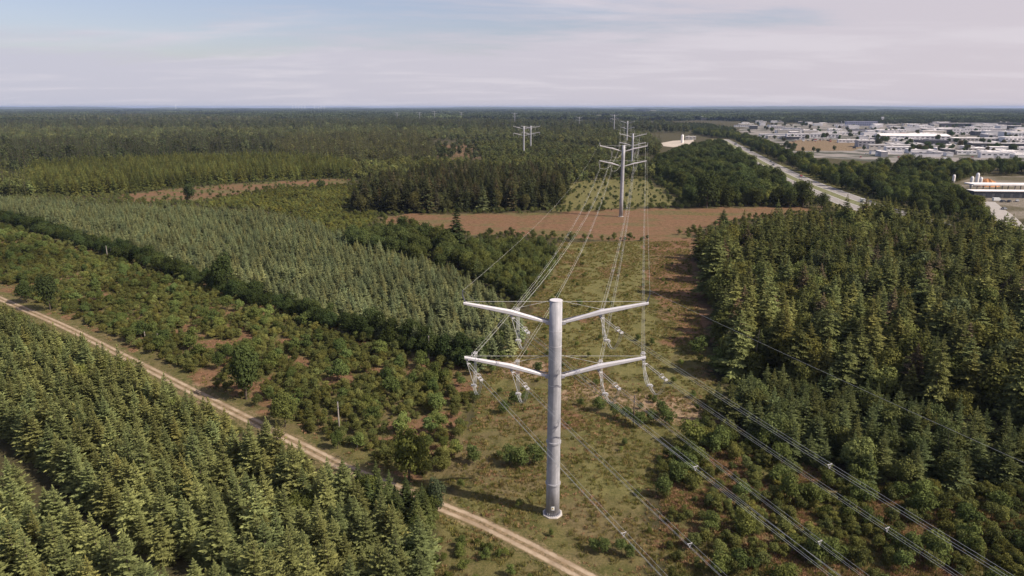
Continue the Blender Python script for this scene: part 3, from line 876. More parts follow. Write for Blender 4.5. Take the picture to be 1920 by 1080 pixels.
# forest at right
Z8 = GP([(1306, 440, 14), (1312, 425, 14), (1360, 405, 14), (1440, 398, 14), (1560, 392, 13), (1700, 378, 12), (1850, 385, 10), (1900, 420, 8), (2200, 400, 10), (2700, 560), (2500, 900), (1920, 830), (1780, 795), (1650, 765), (1500, 745), (1410, 722), (1350, 700), (1345, 645), (1334, 560), (1318, 480)])
k8 = lambda x, y: (segdist(HW, x, y, False) > 26) & (segdist(SLIP, x, y, False) > 8) & ~inside(STATION, x, y)
plant('conifer', Z8, 4.9, (.80, .26), (.072, .078, .029), thin=.18, var=.22, patch=.28, keep=lambda x, y: k8(x, y) & (y < 330), stand=8)
plant('conifer', Z8, 5.4, (.80, .25), (.072, .077, .027), thin=.18, var=.22, patch=.28, keep=lambda x, y: k8(x, y) & (y >= 330), stand=8)
plant('conifer', Z8, 14, (.80, .2), (.082, .066, .042), thin=.55, var=.15, keep=k8, stand=81)
plant('leaf', Z8, 7.5, (1.15, .3), (.062, .068, .022), thin=.2, var=.25, keep=k8, stand=8)
plant('leaf', GP([(1500, 480, 10), (1700, 470, 10), (1900, 520, 10), (1900, 700, 8), (1600, 640, 8), (1450, 560, 8)]), 9, (1.35, .2), (.060, .068, .030), thin=.55, keep=k8, stand=8)
# young pines in front of it
Z9 = GP([(1345, 722, 5), (1430, 700, 5), (1560, 712, 5), (1700, 752, 5), (1920, 800, 5), (2500, 900, 7), (2500, 1010), (1920, 915), (1800, 925), (1640, 912), (1560, 900), (1480, 865), (1380, 810), (1340, 780)])
plant('spruce', Z9, 3.0, (1.0, .25), (.070, .082, .034), thin=.08, var=.18, patch=.25, stand=9)
plant('leaf', Z9, 5.5, (.72, .25), (.060, .068, .024), thin=.3, stand=9)
# shrubs lower right
plant('shrub', GP([(1235, 870), (1340, 800), (1500, 872), (1660, 918), (2300, 925), (2300, 1400), (1300, 1400), (1400, 1080), (1260, 990)]), 1.7, (.72, .5), (.066, .070, .022), thin=.12, patch=.4, var=.22,
      keep=lambda x, y: (vnoise(x, y, 7, 5) * .6 + vnoise(x, y, 2.5, 6) * .4 < .60), stand=10)
plant('shrub', GP([(1280, 830), (1380, 820), (1560, 905), (2300, 935), (2300, 1400), (1420, 1400)]), 5.5, (1.5, .3), (.058, .070, .022), thin=.2, stand=10)
# undergrowth on every bit of ground that is not open
FILL = GP([(-500, 330), (2500, 330), (2900, 1500), (-900, 1500)])
def kf(x, y):
    k = np.ones(len(x), bool)
    for P in (CORR, B_field, B_strip, B_left, PALE_clear, PALE_cor, STATION, TOWN, Z2, Z1): k &= ~inside(P, x, y)
    return k & (segdist(TRACK, x, y, False) > 5) & (segdist(SLIP, x, y, False) > 8)
plant('shrub', FILL, 3.4, (.85, .4), (.056, .062, .022), thin=.2, patch=.4, keep=kf, stand=20)
plant('shrub', GP([(0, 583), (250, 695), (640, 890), (700, 905), (640, 850), (560, 815), (240, 660), (0, 548)]), 2.4, (.45, .4), (.07, .075, .026), thin=.45, stand=20)
# corridor: a few small shrubs
plant('shrub', CORR, 6.5, (.42, .5), (.060, .072, .022), thin=.62, stand=7)
plant('shrub', GP([(840, 1000), (1010, 1030), (1060, 1100), (800, 1200), (800, 1010)]), 2.2, (.5, .4), (.062, .075, .022), thin=.35, stand=7)
plant('shrub', GP([(700, 905, 1), (850, 930, 1), (835, 1010), (800, 1080), (770, 1000)]), 2.6, (.9, .4), (.062, .072, .024), thin=.2, stand=7)
plant('spruce', GP([(700, 925, 3), (800, 930, 3), (830, 960, 1), (812, 1010), (760, 1000)]), 3.2, (.7, .25), (.065, .08, .03), stand=1)
for (px, py, s_) in [(885, 868, 1.3), (955, 870, 1.35), (975, 878, 1.5), (1002, 872, 1.55), (945, 775, 1.1), (965, 760, 1.2), (1118, 1034, .7), (1182, 1046, .8), (985, 752, .9), (1090, 760, .7), (1122, 772, 1.25), (1150, 780, 1.1), (1172, 792, 1.3), (1196, 800, 1.35), (1222, 792, 1.2), (1248, 798, 1.4), (1238, 778, 1.2),
                    (1170, 835, .6), (1195, 640, .8), (1222, 648, .8), (1130, 1035, .9), (1165, 1040, .9), (1010, 700, 1.1), (1345, 700, 2.3), (1310, 665, 1.9), (1300, 835, 1.4), (1265, 905, 1.5), (1245, 930, 1.3), (1335, 850, 1.6),
                    (905, 650, 1.2), (938, 645, 1.4), (920, 700, 1.0), (1045, 560, .9), (1085, 575, 1.0), (1110, 1030, .7), (1265, 870, 1.3), (1290, 890, 1.5)]:
    x, y = G(px, py)
    PTS['shrub'].append(np.array([[x, y, s_, 1.05, rng.random() * 6, *(np.array((.052, .066, .022)) * (.85 + .4 * rng.random())), 7]]))

# trees the photograph singles out
single('leaf', 462, 748, 645, (.036, .047, .016), 9, 'dark round tree standing over the shrubs beside the track, tallest in the left scrub', 'tree', .85, 0)
single('leaf', 420, 548, 474, (.030, .040, .014), 9, 'dark bushy tree rising out of the hedge row along the pale plantation', 'tree', .7, 1)
single('leaf', 95, 583, 508, (.026, .034, .013), 9, 'very dark tree beside the bend of the track at the left edge', 'tree', .62, 2)
single('leaf', 50, 568, 528, (.030, .040, .014), 9, 'low dark bushy tree by the track, left neighbour of the taller dark one', 'tree', 1.0, 3)
single('leaf', 768, 900, 800, (.062, .068, .018), 9, 'yellow-green oak-like tree beside the track left of the near pylon', 'tree', .95, 4)
single('leaf', 818, 968, 892, (.040, .050, .026), 9, 'slim dark oval tree where the track comes out behind the plantation', 'tree', .62, 0)
single('conifer', 857, 468, 380, (.026, .034, .014), 17, 'tall dark lone conifer with ragged sides in front of the heather field', 'tree', .95, 1)
single('leaf', 357, 379, 342, (.034, .044, .018), 9, 'lone round tree on the brown clearing far left', 'tree', .8, 1)
single('leaf', 603, 356, 336, (.036, .046, .018), 9, 'small lone tree at the right end of the brown clearing', 'tree', 1.0, 2)
single('conifer', 1355, 428, 392, (.040, .052, .020), 17, 'small dark lone spruce in front of the heather field by the right forest', 'tree', 1.5, 2)
single('conifer', 1334, 560, 425, (.070, .078, .030), 17, 'tall full conifer at the left front corner of the right forest', 'tree', 1.25, 0)
single('leaf', 535, 800, 735, (.064, .072, .022), 9, 'light green leafy tree beside the track, right of the dark round one', 'tree', .9, 3)
single('leaf', 1505, 388, 336, (.044, .050, .018), 9, 'big round tree standing in front of the motorway at the end of the heather field', 'tree', 1.1, 1)
single('leaf', 1478, 389, 350, (.038, .046, .016), 9, 'round tree left of the big one in front of the motorway', 'tree', 1.0, 2)
single('leaf', 1540, 391, 362, (.042, .050, .018), 9, 'smaller round tree right of the big one in front of the motorway', 'tree', 1.2, 3)
single('leaf', 1325, 390, 318, (.030, .037, .014), 9, 'tallest dark tree of the clump behind the heather field, right of the second pylon', 'tree', .9, 4)
single('conifer', 832, 305, 268, (.036, .044, .018), 17, 'dark spruce standing in front of the distant brown patch', 'tree', 1.2, 3)

INFO = dict(spruce=('spruce_tree', 7, 'tree', 300), conifer=('conifer_tree', 17, 'tree', 300), leaf=('broadleaf_tree', 9, 'tree', 300), shrub=('shrub', 2.6, 'shrub', 300))
LAB = {
 ('spruce', 1): ('young spruce of the lower left plantation', 'spruces of the lower left plantation'),
 ('spruce', 4): ('pale spruce of the mid-left plantation', 'spruces of the pale mid-left plantation'),
 ('spruce', 9): ('young conifer before the dark right forest', 'young conifers in front of the right forest'),
 ('spruce', 5): ('young conifer in the thicket left of the corridor', 'young conifers left of the corridor'),
 ('spruce', 14): ('yellow-green conifer of the far left plantation', 'conifers of the yellow-green plantation'),
 ('conifer', 8): ('tall conifer of the right forest', 'conifers of the right forest'),
 ('conifer', 81): ('brownish half-dead conifer of the right forest', 'brown conifers of the right forest'),
 ('conifer', 12): ('old conifer of the stand behind the brown field', 'conifers behind the heather field'),
 ('leaf', 1): ('leafy tree at the plantation edge by the track', 'leafy trees edging the plantation'),
 ('leaf', 2): ('small leafy tree in the scrub above the track', 'small trees in the left scrub'),
 ('leaf', 3): ('dark leafy tree of the hedge row', 'hedge row trees'),
 ('leaf', 5): ('leafy tree in the thicket left of the corridor', 'thicket trees left of the corridor'),
 ('leaf', 8): ('round leafy tree of the right forest', 'leafy trees of the right forest'),
 ('leaf', 9): ('leafy tree before the right forest', 'leafy trees among the young conifers'),
 ('leaf', 12): ('leafy tree of the stand behind the brown field', 'leafy trees behind the heather field'),
 ('leaf', 17): ('round tree between brown field and motorway', 'trees left of the motorway'),
 ('leaf', 18): ('round tree of the belt beyond the motorway', 'trees right of the motorway'),
 ('shrub', 20): ('undergrowth shrub between the trees', 'undergrowth'),
 ('shrub', 2): ('green shrub between track and hedge row', 'shrubs of the left scrubland'),
 ('shrub', 4): ('shrub of the pale plantation', 'shrubs in the pale plantation'),
 ('shrub', 7): ('small shrub in the grass around the near pylon', 'shrubs around the near pylon'),
 ('shrub', 10): ('green shrub under the power lines', 'shrubs at the lower right'),
 ('shrub', 11): ('small bush on the pale clearing', 'bushes by the second pylon'),
 ('shrub', 13): ('shrub on the plain beside the brown clearing', 'shrubs on the open plain'),
}
PARTS = ['front', 'lower middle', 'upper middle', 'rear']
COLS = ['far left', 'left', 'centre left', 'centre right', 'right', 'far right']
def place_labels(base, D, idx):
    """labels that say where in its stand each plant is seen and what sets it apart there"""
    ux, uy, _ = proj(D[idx, 0], D[idx, 1], np.zeros(len(idx)))
    n = len(idx); out = [base] * n
    if n < 3: return out
    ra = np.argsort(np.argsort(ux)) / n; rb_ = np.argsort(np.argsort(-uy)) / n
    nr, nc = (4, 6) if n > 60 else ((2, 3) if n > 12 else (1, 3))
    cell = (rb_ * nr).astype(int) * nc + (ra * nc).astype(int)
    lum = D[idx, 5:8].sum(1); size = D[idx, 2] * D[idx, 3]; warm = D[idx, 5] / D[idx, 6]
    for c in np.unique(cell):
        k = np.where(cell == c)[0]; r, q = divmod(int(c), nc)
        where = '%s part, %s' % (PARTS[r] if nr == 4 else PARTS[r * 3], COLS[q] if nc == 6 else COLS[q * 2 + (1 if q == 2 else 0)])
        if nr == 1: where = COLS[[0, 2, 5][q]] + ' end'
        adj = {}
        for w_, o_ in (('tallest', np.argsort(-size[k])), ('darkest', np.argsort(lum[k])), ('palest', np.argsort(-lum[k])), ('smallest', np.argsort(size[k])), ('yellowest', np.argsort(-warm[k])), ('bluest', np.argsort(warm[k])),
                       ('leftmost', np.argsort(ux[k])), ('rightmost', np.argsort(-ux[k])), ('nearest', np.argsort(-uy[k])), ('rearmost', np.argsort(uy[k]))):
            if len(k) > 1 and int(o_[0]) not in adj: adj[int(o_[0])] = w_
        for m_, p in enumerate(k):
            out[p] = ((adj[m_] + ' ') if m_ in adj else ('' if len(k) == 1 else 'middling ')) + base + ', ' + where
    return out
def make_tree(kind, x, y, s, zs, rot, col, pi, label, cat, group=None, wide=1.0):
    name = INFO[kind][0]
    crown, tm, _ = PROTO[kind][pi % len(PROTO[kind])]
    root = empty(name, (x, y, 0), rot)
    root.scale = (s * wide, s * wide, s * zs)
    tag(root, label, cat, group)
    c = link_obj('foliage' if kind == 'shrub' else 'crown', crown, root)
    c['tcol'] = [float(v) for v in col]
    if tm is not None: link_obj('stem' if kind == 'shrub' else 'trunk', tm, root)
for (kind, x, y, s, wide, col, label, cat, pr) in SINGLES:
    make_tree(kind, x, y, s, 1.0, rng.random() * 6, np.array(col), pr, label, cat, None, wide)

def stuff_object(name, label, D, protos, cat):
    """all remaining plants of a kind: one object whose geometry nodes instance the plant on points"""
    n = len(D)
    me = bpy.data.meshes.new(name)
    me.vertices.add(n)
    co = np.zeros((n, 3), np.float32); co[:, :2] = D[:, :2]
    me.vertices.foreach_set('co', co.ravel())
    a = me.attributes.new('tcol', 'FLOAT_COLOR', 'POINT')
    a.data.foreach_set('color', np.column_stack([D[:, 5:8], np.ones(n)]).astype(np.float32).ravel())
    a = me.attributes.new('psc', 'FLOAT_VECTOR', 'POINT')
    a.data.foreach_set('vector', np.column_stack([D[:, 2], D[:, 2], D[:, 2] * D[:, 3]]).astype(np.float32).ravel())
    a = me.attributes.new('prot', 'FLOAT', 'POINT'); a.data.foreach_set('value', D[:, 4].astype(np.float32))
    a = me.attributes.new('pidx', 'INT', 'POINT'); a.data.foreach_set('value', rng.integers(0, len(protos), n).astype(np.int32))
    o = link_obj(name, me); tag(o, label, cat, kind='stuff')
    ng = bpy.data.node_groups.new(name, 'GeometryNodeTree')
    ng.interface.new_socket('Geometry', in_out='INPUT', socket_type='NodeSocketGeometry')
    ng.interface.new_socket('Geometry', in_out='OUTPUT', socket_type='NodeSocketGeometry')
    gi = ng.nodes.new('NodeGroupInput'); go = ng.nodes.new('NodeGroupOutput')
    jn = ng.nodes.new('GeometryNodeJoinGeometry')
    def na(nm, dt):
        q = ng.nodes.new('GeometryNodeInputNamedAttribute'); q.data_type = dt; q.inputs['Name'].default_value = nm; return q.outputs['Attribute']
    sc = na('psc', 'FLOAT_VECTOR'); ro = na('prot', 'FLOAT'); ix = na('pidx', 'INT')
    cx_ = ng.nodes.new('ShaderNodeCombineXYZ'); ng.links.new(ro, cx_.inputs[2])
    for i, po in enumerate(protos):
        cmp_ = ng.nodes.new('FunctionNodeCompare'); cmp_.data_type = 'INT'; cmp_.operation = 'EQUAL'
        ng.links.new(ix, cmp_.inputs[2]); cmp_.inputs[3].default_value = i
        oi = ng.nodes.new('GeometryNodeObjectInfo'); oi.inputs['Object'].default_value = po; oi.inputs['As Instance'].default_value = True
        ip = ng.nodes.new('GeometryNodeInstanceOnPoints')
        ng.links.new(gi.outputs[0], ip.inputs['Points']); ng.links.new(cmp_.outputs[0], ip.inputs['Selection'])
        ng.links.new(oi.outputs['Geometry'], ip.inputs['Instance'])
        ng.links.new(cx_.outputs[0], ip.inputs['Rotation']); ng.links.new(sc, ip.inputs['Scale'])
        ng.links.new(ip.outputs[0], jn.inputs[0])
    ng.links.new(jn.outputs[0], go.inputs[0])
    md = o.modifiers.new('plants', 'NODES'); md.node_group = ng
    return o

STUFF = {
 'spruce': ('spruce_plantation', 'massed young spruces filling the plantations beyond the nearest rows'),
 'conifer': ('conifer_forest', 'massed dark conifers deeper in the right forest and behind the heather'),
 'leaf': ('broadleaf_woodland', 'massed round leafy trees along motorway, hedges and forest'),
 'shrub': ('scrub', 'mass of small green shrubs covering the open scrubland'),
 'conifer_far': ('distant_conifer_forest', 'dark distant conifer forest spreading towards the horizon'),
 'leaf_far': ('distant_broadleaf_woodland', 'distant green leafy woodland spreading towards the horizon'),
}
for kind, rows in PTS.items():
    D = np.vstack(rows)
    px, py, dep = proj(D[:, 0], D[:, 1], np.zeros(len(D)))
    if kind in INFO:
        name, hp, cat, lim = INFO[kind]
        hpx = hp * D[:, 2] / dep * F
        seen = (px > -10) & (px < 1930) & (py > 205) & (py - hpx < 1085)
        order = np.argsort(-np.where(seen, hpx, -1))
        n_ind = lim - 5 - sum(1 for s in SINGLES if s[0] == kind)
        pick = order[:n_ind]
        rest = np.ones(len(D), bool); rest[pick] = False
        for st in np.unique(D[pick, 8]):
            same = pick[D[pick, 8] == st]; lb = LAB[(kind, int(st))]
            for q, text in zip(same, place_labels(lb[0], D, same)):
                r = D[q]
                make_tree(kind, r[0], r[1], r[2], r[3], r[4], r[5:8], int(rng.integers(0, 99)), text, cat, lb[1])
        D = D[rest]
    print('plants', kind, len(D))
    nm, lb = STUFF[kind]
    stuff_object(nm, lb, D, [p[2] for p in PROTO[kind]], 'forest' if kind != 'shrub' else 'scrub')

# far country beyond three kilometres: woodland blocks, spacing grows with distance
n = 5200
r_ = np.exp(rng.uniform(math.log(3300), math.log(17500), n)); a_ = np.radians(rng.uniform(-44, 44, n))
fx, fy = r_ * np.sin(a_), r_ * np.cos(a_)
m = (vnoise(fx, fy, 900, 21) < .62) & ~(inside(TOWN, fx, fy)) & (rng.random(n) < .9)
fx, fy, r_ = fx[m], fy[m], r_[m]; n = len(fx)
sc = (1 + r_ / 9000)
cl = np.array((.034, .042, .020)) * np.exp(rng.standard_normal(n) * .3)[:, None]
D = np.column_stack([fx, fy, sc * 1.2, .95 / sc * (.8 + .4 * rng.random(n)), rng.random(n) * .5, cl, np.zeros(n)])
stuff_object('distant_woods', 'far woodland fading blue below the horizon', D, [p[2] for p in PROTO['wood']], 'woods')

# ------------------------------------------------------------------ grass and heather tufts on open ground
def tufts(kind, name, label, size, blades, h, n, cols, region, seed):
    g = np.random.default_rng(seed)
    protos = []
    for s in range(3):
        k = blades
        az = g.random(k) * 6.283; rr = g.random(k) ** .7 * size
        P = np.stack([np.cos(az) * rr, np.sin(az) * rr, np.zeros(k)], 1)
        T = P + np.stack([np.cos(az) * .3 * size * g.random(k), np.sin(az) * .3 * size * g.random(k), h * (.5 + .6 * g.random(k))], 1)
        nr = np.stack([np.cos(g.random(k) * 6), np.sin(g.random(k) * 6), .4 * np.ones(k)], 1)
        me = kite_mesh(name, P, T, np.full(k, size * .28), nr, LEAF, g.random(k) * .5)
        o = bpy.data.objects.new(name, me); HOLD.objects.link(o); protos.append(o)
    x, y, w = region(n)
    m = len(x)
    c = np.array([cols[i] for i in g.integers(0, len(cols), m)]) * np.exp(g.standard_normal(m) * .15)[:, None]
    D = np.column_stack([x, y, w, .7 + .7 * g.random(m), g.random(m) * 6.28, c, np.zeros(m)])
    stuff_object(name, label, D, protos, 'grass')
def in_polys(polys, n, cond):
    allx, ally = [], []
    for P, frac in polys:
        lo, hi = P.min(0), P.max(0)
        x = rng.uniform(lo[0], hi[0], int(n * frac)); y = rng.uniform(lo[1], hi[1], int(n * frac))
        k = inside(P, x, y) & (segdist(TRACK, x, y, False) > 1.55) & (np.hypot(x - P1[0], y - P1[1]) > 1.9) & (y < 420) & cond(x, y)
        allx.append(x[k]); ally.append(y[k])
    x = np.concatenate(allx); y = np.concatenate(ally)
    return x, y, .55 + .9 * rng.random(len(x))
tufts('g', 'grass_tufts', 'olive grass and weeds growing on the pylon corridor', .30, 16, .36, 60000,
      [(.085, .082, .024), (.115, .098, .036), (.130, .100, .042), (.070, .070, .020)],
      lambda n: in_polys([(CORR, 1.0), (SHRUBL, .7), (SHRUBR, .35)], n, lambda x, y: vnoise(x, y, 5, 9) * .5 + vnoise(x, y, 1.8, 50) * .5 > .40), 200)
tufts('h', 'heather_tufts', 'brown heather and dry stalks on the open ground', .34, 16, .28, 50000,
      [(.15, .090, .052), (.20, .125, .075), (.10, .075, .035)],
      lambda n: in_polys([(SHRUBL, 1.0), (SHRUBR, .6), (CORR, .4)], n, lambda x, y: (vnoise(x, y, 7, 5) * .6 + vnoise(x, y, 2.5, 6) * .4 > .50) & ~inside(PALE_cor, x, y)), 201)

# ------------------------------------------------------------------ pylons
def steel_material():
    m, t, b = new_mat('galvanised_steel')
    n = noise(t, .8, 5, .6); n2 = noise(t, 14, 4, .6)
    st = noise(t, 1.2, 4, .6, vec_scale=(3, 3, .12))
    c = mixc(t, mrange(t, n, .35, .65), (0.33, 0.325, 0.35), (0.43, 0.42, 0.45))
    c = mixc(t, mathn(t, 'MULTIPLY', mrange(t, st, .42, .62), .6), c, (0.24, 0.24, 0.27))
    c = mixc(t, mathn(t, 'MULTIPLY', mrange(t, n2, .5, .7), .25), c, (0.56, 0.56, 0.58))
    link(t, c, b.inputs['Base Color'])
    b.inputs['Roughness'].default_value = .68; b.inputs['Metallic'].default_value = .1
    return m
STEEL = steel_material()
ARM = plain('arm_steel', (0.63, 0.60, 0.62), .55, .15, var=.05, scale=1.5)
DARK = plain('dark_fitting', (0.13, 0.13, 0.16), .5, .4)
WIRE = plain('conductor_aluminium', (0.56, 0.55, 0.52), .5, .2, var=.08)
INS = plain('insulator_polymer', (0.50, 0.48, 0.49), .4, 0, var=.08, scale=6)
CONC = plain('concrete_footing', (0.52, 0.47, 0.43), .9, var=.18, scale=3, bump=.2)
WHITE = plain('white_fitting', (0.85, 0.85, 0.85), .5, 0, var=.03)
YEL = plain('warning_yellow', (0.80, 0.55, 0.04), .5, 0, var=.05)
BLACK = plain('black_mark', (0.02, 0.02, 0.02), .5)

AZ_U = [(0.85, 31.55), (6.5, 33.15), (13.45, 34.55)]      # offset from the axis, height
AZ_L = [(0.9, 23.15), (6.5, 24.75), (13.45, 26.15)]
PH = {'UE': (6.5, 33.15), 'LE': (6.5, 24.75), 'LT': (13.1, 26.1), 'EW': (13.55, 36.45)}

def attach(pyl, key, sgn):
    off, z = PH[key]
    x0, y0, dz, an = pyl
    return Vector((x0 + sgn * off * math.cos(an), y0 + sgn * off * math.sin(an), z + dz))

def pylon(loc, dz, an, label, detail=False, group=None):
    root = empty('transmission_pylon', (loc[0], loc[1], 0), an)
    tag(root, label, 'pylon', group)
    nseg = 48 if detail else 20
    prof = [(1.07, 0), (1.05, 5.4), (1.03, 12.5), (1.0, 22), (.97, 28), (.93, 34.95 + dz)]
    prof = [(1.07 + (0.93 - 1.07) * (z / 35.0), z + (dz if z > 0 else 0)) for r, z in [(0, 0), (0, 5.4), (0, 12.5), (0, 22), (0, 28), (0, 34.95)]]
    mb = MB(); mb.lathe(prof, n=nseg)
    pole = mb.build('pole', STEEL, root, smooth=True)
    rr = lambda z: 1.07 - .14 * ((z - dz) / 35.0)
    if detail:
        for z in (5.45, 12.5):
            mb = MB(); mb.lathe([(rr(z) - .02, -.14), (rr(z) + .13, -.14), (rr(z) + .13, -.03), (rr(z) + .12, 0), (rr(z) + .13, .03), (rr(z) + .13, .14), (rr(z) - .02, .14)], (0, 0, z), 48, cap=False)
            mb.build('flange_ring', STEEL, pole)
        for z in (21.9, 28.1, 30.4):
            mb = MB(); mb.lathe([(rr(z) - .02, -.04), (rr(z) + .015, -.04), (rr(z) + .015, .04), (rr(z) - .02, .04)], (0, 0, z), 48, cap=False)
            mb.build('weld_seam', ARM, pole)
        mb = MB(); mb.lathe([(.93, 0), (.95, .0), (.95, .06), (.9, .085)], (0, 0, 34.96), 48)
        mb.build('top_cap', ARM, pole)
        # base flange with bolts on a concrete footing
        mb = MB(); mb.lathe([(1.35, .10), (1.35, .19), (1.1, .19)], (0, 0, .02), 48)
        for k in range(24):
            a = k * math.pi / 12
            mb.lathe([(.035, 0), (.035, .16)], (1.23 * math.cos(a), 1.23 * math.sin(a), .2), 6)
            mb.box((1.14 * math.cos(a), 1.14 * math.sin(a), .38), (.16, .03, .36), a)
        mb.build('base_flange', STEEL, root)
        mb = MB(); mb.prism([(1.62 * math.cos(a), 1.62 * math.sin(a)) for a in [math.pi / 8 + k * math.pi / 4 for k in range(8)]], -.3, .12)
        mb.build('concrete_footing', CONC, root)
        # warning plate curved on the pole, facing the camera
        a0 = math.atan2(-P1[1], -P1[0]) + .02
        def plate(w, h, z, r, nm, mat, par):
            mb = MB(); n = 6
            for i in range(n):
                a = a0 - w / 2 + w * i / n; b2 = a0 - w / 2 + w * (i + 1) / n
                mb.poly([(r * math.cos(a), r * math.sin(a), z - h / 2), (r * math.cos(b2), r * math.sin(b2), z - h / 2), (r * math.cos(b2), r * math.sin(b2), z + h / 2), (r * math.cos(a), r * math.sin(a), z + h / 2)])
            return mb.build(nm, mat, par)
        sgn = plate(.50, .66, 1.55, 1.09, 'warning_sign', WHITE, root)
        r = 1.10; mb = MB()
        mb.poly([(r * math.cos(a0 - .19), r * math.sin(a0 - .19), 1.36), (r * math.cos(a0 + .19), r * math.sin(a0 + .19), 1.36), (1.115 * math.cos(a0), 1.115 * math.sin(a0), 1.74)])
        mb.build('yellow_triangle', YEL, sgn)
        mb = MB(); r = 1.125
        mb.poly([(r * math.cos(a0 - .02), r * math.sin(a0 - .02), 1.64), (r * math.cos(a0 - .05), r * math.sin(a0 - .05), 1.53), (r * math.cos(a0 + .0), r * math.sin(a0 + .0), 1.54), (r * math.cos(a0 + .02), r * math.sin(a0 + .02), 1.41), (r * math.cos(a0 + .05), r * math.sin(a0 + .05), 1.56), (r * math.cos(a0), r * math.sin(a0), 1.55)])
        mb.build('black_bolt', BLACK, sgn)
        # climbing rungs up the back
        mb = MB()
        for k in range(60):
            z = 2.5 + k * .5; mb.box((0.0, rr(z) + .1, z), (.3, .2, .03))
        mb.build('step_bolts', STEEL, root)
    else:
        mb = MB(); mb.prism([(1.6 * math.cos(a), 1.6 * math.sin(a)) for a in [k * math.pi / 4 for k in range(8)]], -.3, .15)
        mb.build('concrete_footing', CONC, root)
    for AZ in (AZ_U, AZ_L):
        for sg in (-1, 1):
            s = [(sg * AZ[0][0], 0, AZ[0][1] + dz), (sg * (AZ[0][0] + .9), 0, AZ[0][1] + dz + .26), (sg * AZ[1][0], 0, AZ[1][1] + dz), (sg * AZ[2][0], 0, AZ[2][1] + dz)]
            mb = MB(); mb.beam([(s[0], .20, .17), (s[1], .24, .22), (s[2], .34, .37), (s[3], .24, .20)])
            arm = mb.build('cross_arm', ARM, root)
            if detail:
                # bracket at the pole, hanger plates at the elbow and the tip
                mb = MB()
                mb.box((sg * .98, 0, s[0][2]), (.30, .62, .52)); mb.box((sg * 1.22, .3, s[0][2] + .05), (.5, .05, .42)); mb.box((sg * 1.22, -.3, s[0][2] + .05), (.5, .05, .42))
                mb.build('arm_bracket', STEEL, arm)
                mb = MB(); mb.box((sg * 6.5, -.1, s[2][2] - .50), (.42, .60, .22)); mb.box((sg * 6.5, -.1, s[2][2] - .66), (.14, .50, .22))
                if AZ is AZ_L: mb.box((sg * 13.1, -.05, s[3][2] - .26), (.36, .56, .22))
                mb.build('hanger_plate', DARK, arm)
                mb = MB()
                mb.tube([(sg * 1.0, .32, s[0][2] + .38), (sg * 4.2, .42, s[0][2] + 1.12)], .09, 6)
                mb.build('stay_tube', DARK, arm)
                mb = MB()
                for k in range(3):
                    xx = sg * (1.6 + k * .5); mb.box((xx, 0, s[0][2] + .42 + k * .12), (.12, .3, .10))
                mb.build('arm_cleats', STEEL, arm)
            if AZ is AZ_U:
                x1 = sg * AZ[2][0]; z1 = AZ[2][1] + dz
                mb = MB(); mb.tube([(x1 - sg * .35, 0, z1 - .35), (x1 - sg * .2, 0, z1 + .2), (x1 + sg * .12, 0, z1 + 1.2), (x1 + sg * .12, .0, z1 + 1.95)], [.13, .12, .08, .05], 6)
                mb.build('earthwire_peak', DARK if detail else ARM, arm)
        # tie rods run tip to tip past the pole, and from pole to elbow
        zt = AZ[2][1] + dz + .24
        for sg in (-1, 1):
            mb = MB(); mb.tube([(sg * AZ[2][0] * .985, 0, zt), (sg * .95, 0, zt + .02)], .028 if detail else .05, 5)
            mb.build('tie_rod', WIRE, root)
            mb = MB(); mb.tube([(sg * AZ[1][0], .25, AZ[1][1] + dz + .42), (sg * .9, .35, zt)], .028 if detail else .05, 5)
            mb.build('tie_rod', WIRE, root)
    return root

PY1 = (P1[0], P1[1], 0.0, 0.0)
PY2 = (P2[0], P2[1], 6.0, R(-3))
PY3 = (P3[0], P3[1], 1.0, R(-6))
PY4 = (P4[0], P4[1], 6.0, R(-48))
PY5 = (P5[0], P5[1], 9.0, R(-52))
PYN = (P1[0] + 124, P1[1] - 262, 3.0, R(14))      # next pylon, behind the camera's right
root1 = pylon(P1, 0, 0, 'nearest large grey steel pole pylon on a white footing beside the track', True)
g_ = 'pylons of the line'
pylon(P2, 6, R(-3), 'second pylon, standing on the brown heather field')
pylon(P3, 1, R(-6), 'third pylon, just right of and behind the heather field pylon')
pylon(P4, 6, R(-48), 'fourth pylon, half turned, above and behind the third one')
pylon(P5, 9, R(-52), 'fifth and farthest thin pylon of the main line near the town')
pylon(PYN[:2], 3, PYN[3], 'pylon of the same line standing behind the viewpoint')
LP = [((*G(982, 293), 3.0, R(-8)), 'left one of the two close-set distant pylons above the woods'),
      ((*G(995, 283), .5, R(-8)), 'right one of the two close-set distant pylons above the woods'),
      ((9.5, 2450, 6, R(-40)), 'tiny far pylon above the pair of distant pylons'),
      ((*G(745, 228), 3, R(-30)), 'faint far pylon on the left of the horizon row'),
      ((*G(787, 227), 3, R(-20)), 'faint far pylon second in the horizon row'),
      ((*G(815, 227), 8, R(-20)), 'faint far pylon third in the horizon row'),
      ((*G(865, 226), 3, R(-20)), 'faint far pylon last in the horizon row'),
      ((*G(1086, 238), -4, R(-40)), 'small far pylon left of the line towards the town')]
for p, lb in LP: pylon(p[:2], p[2], p[3], lb)

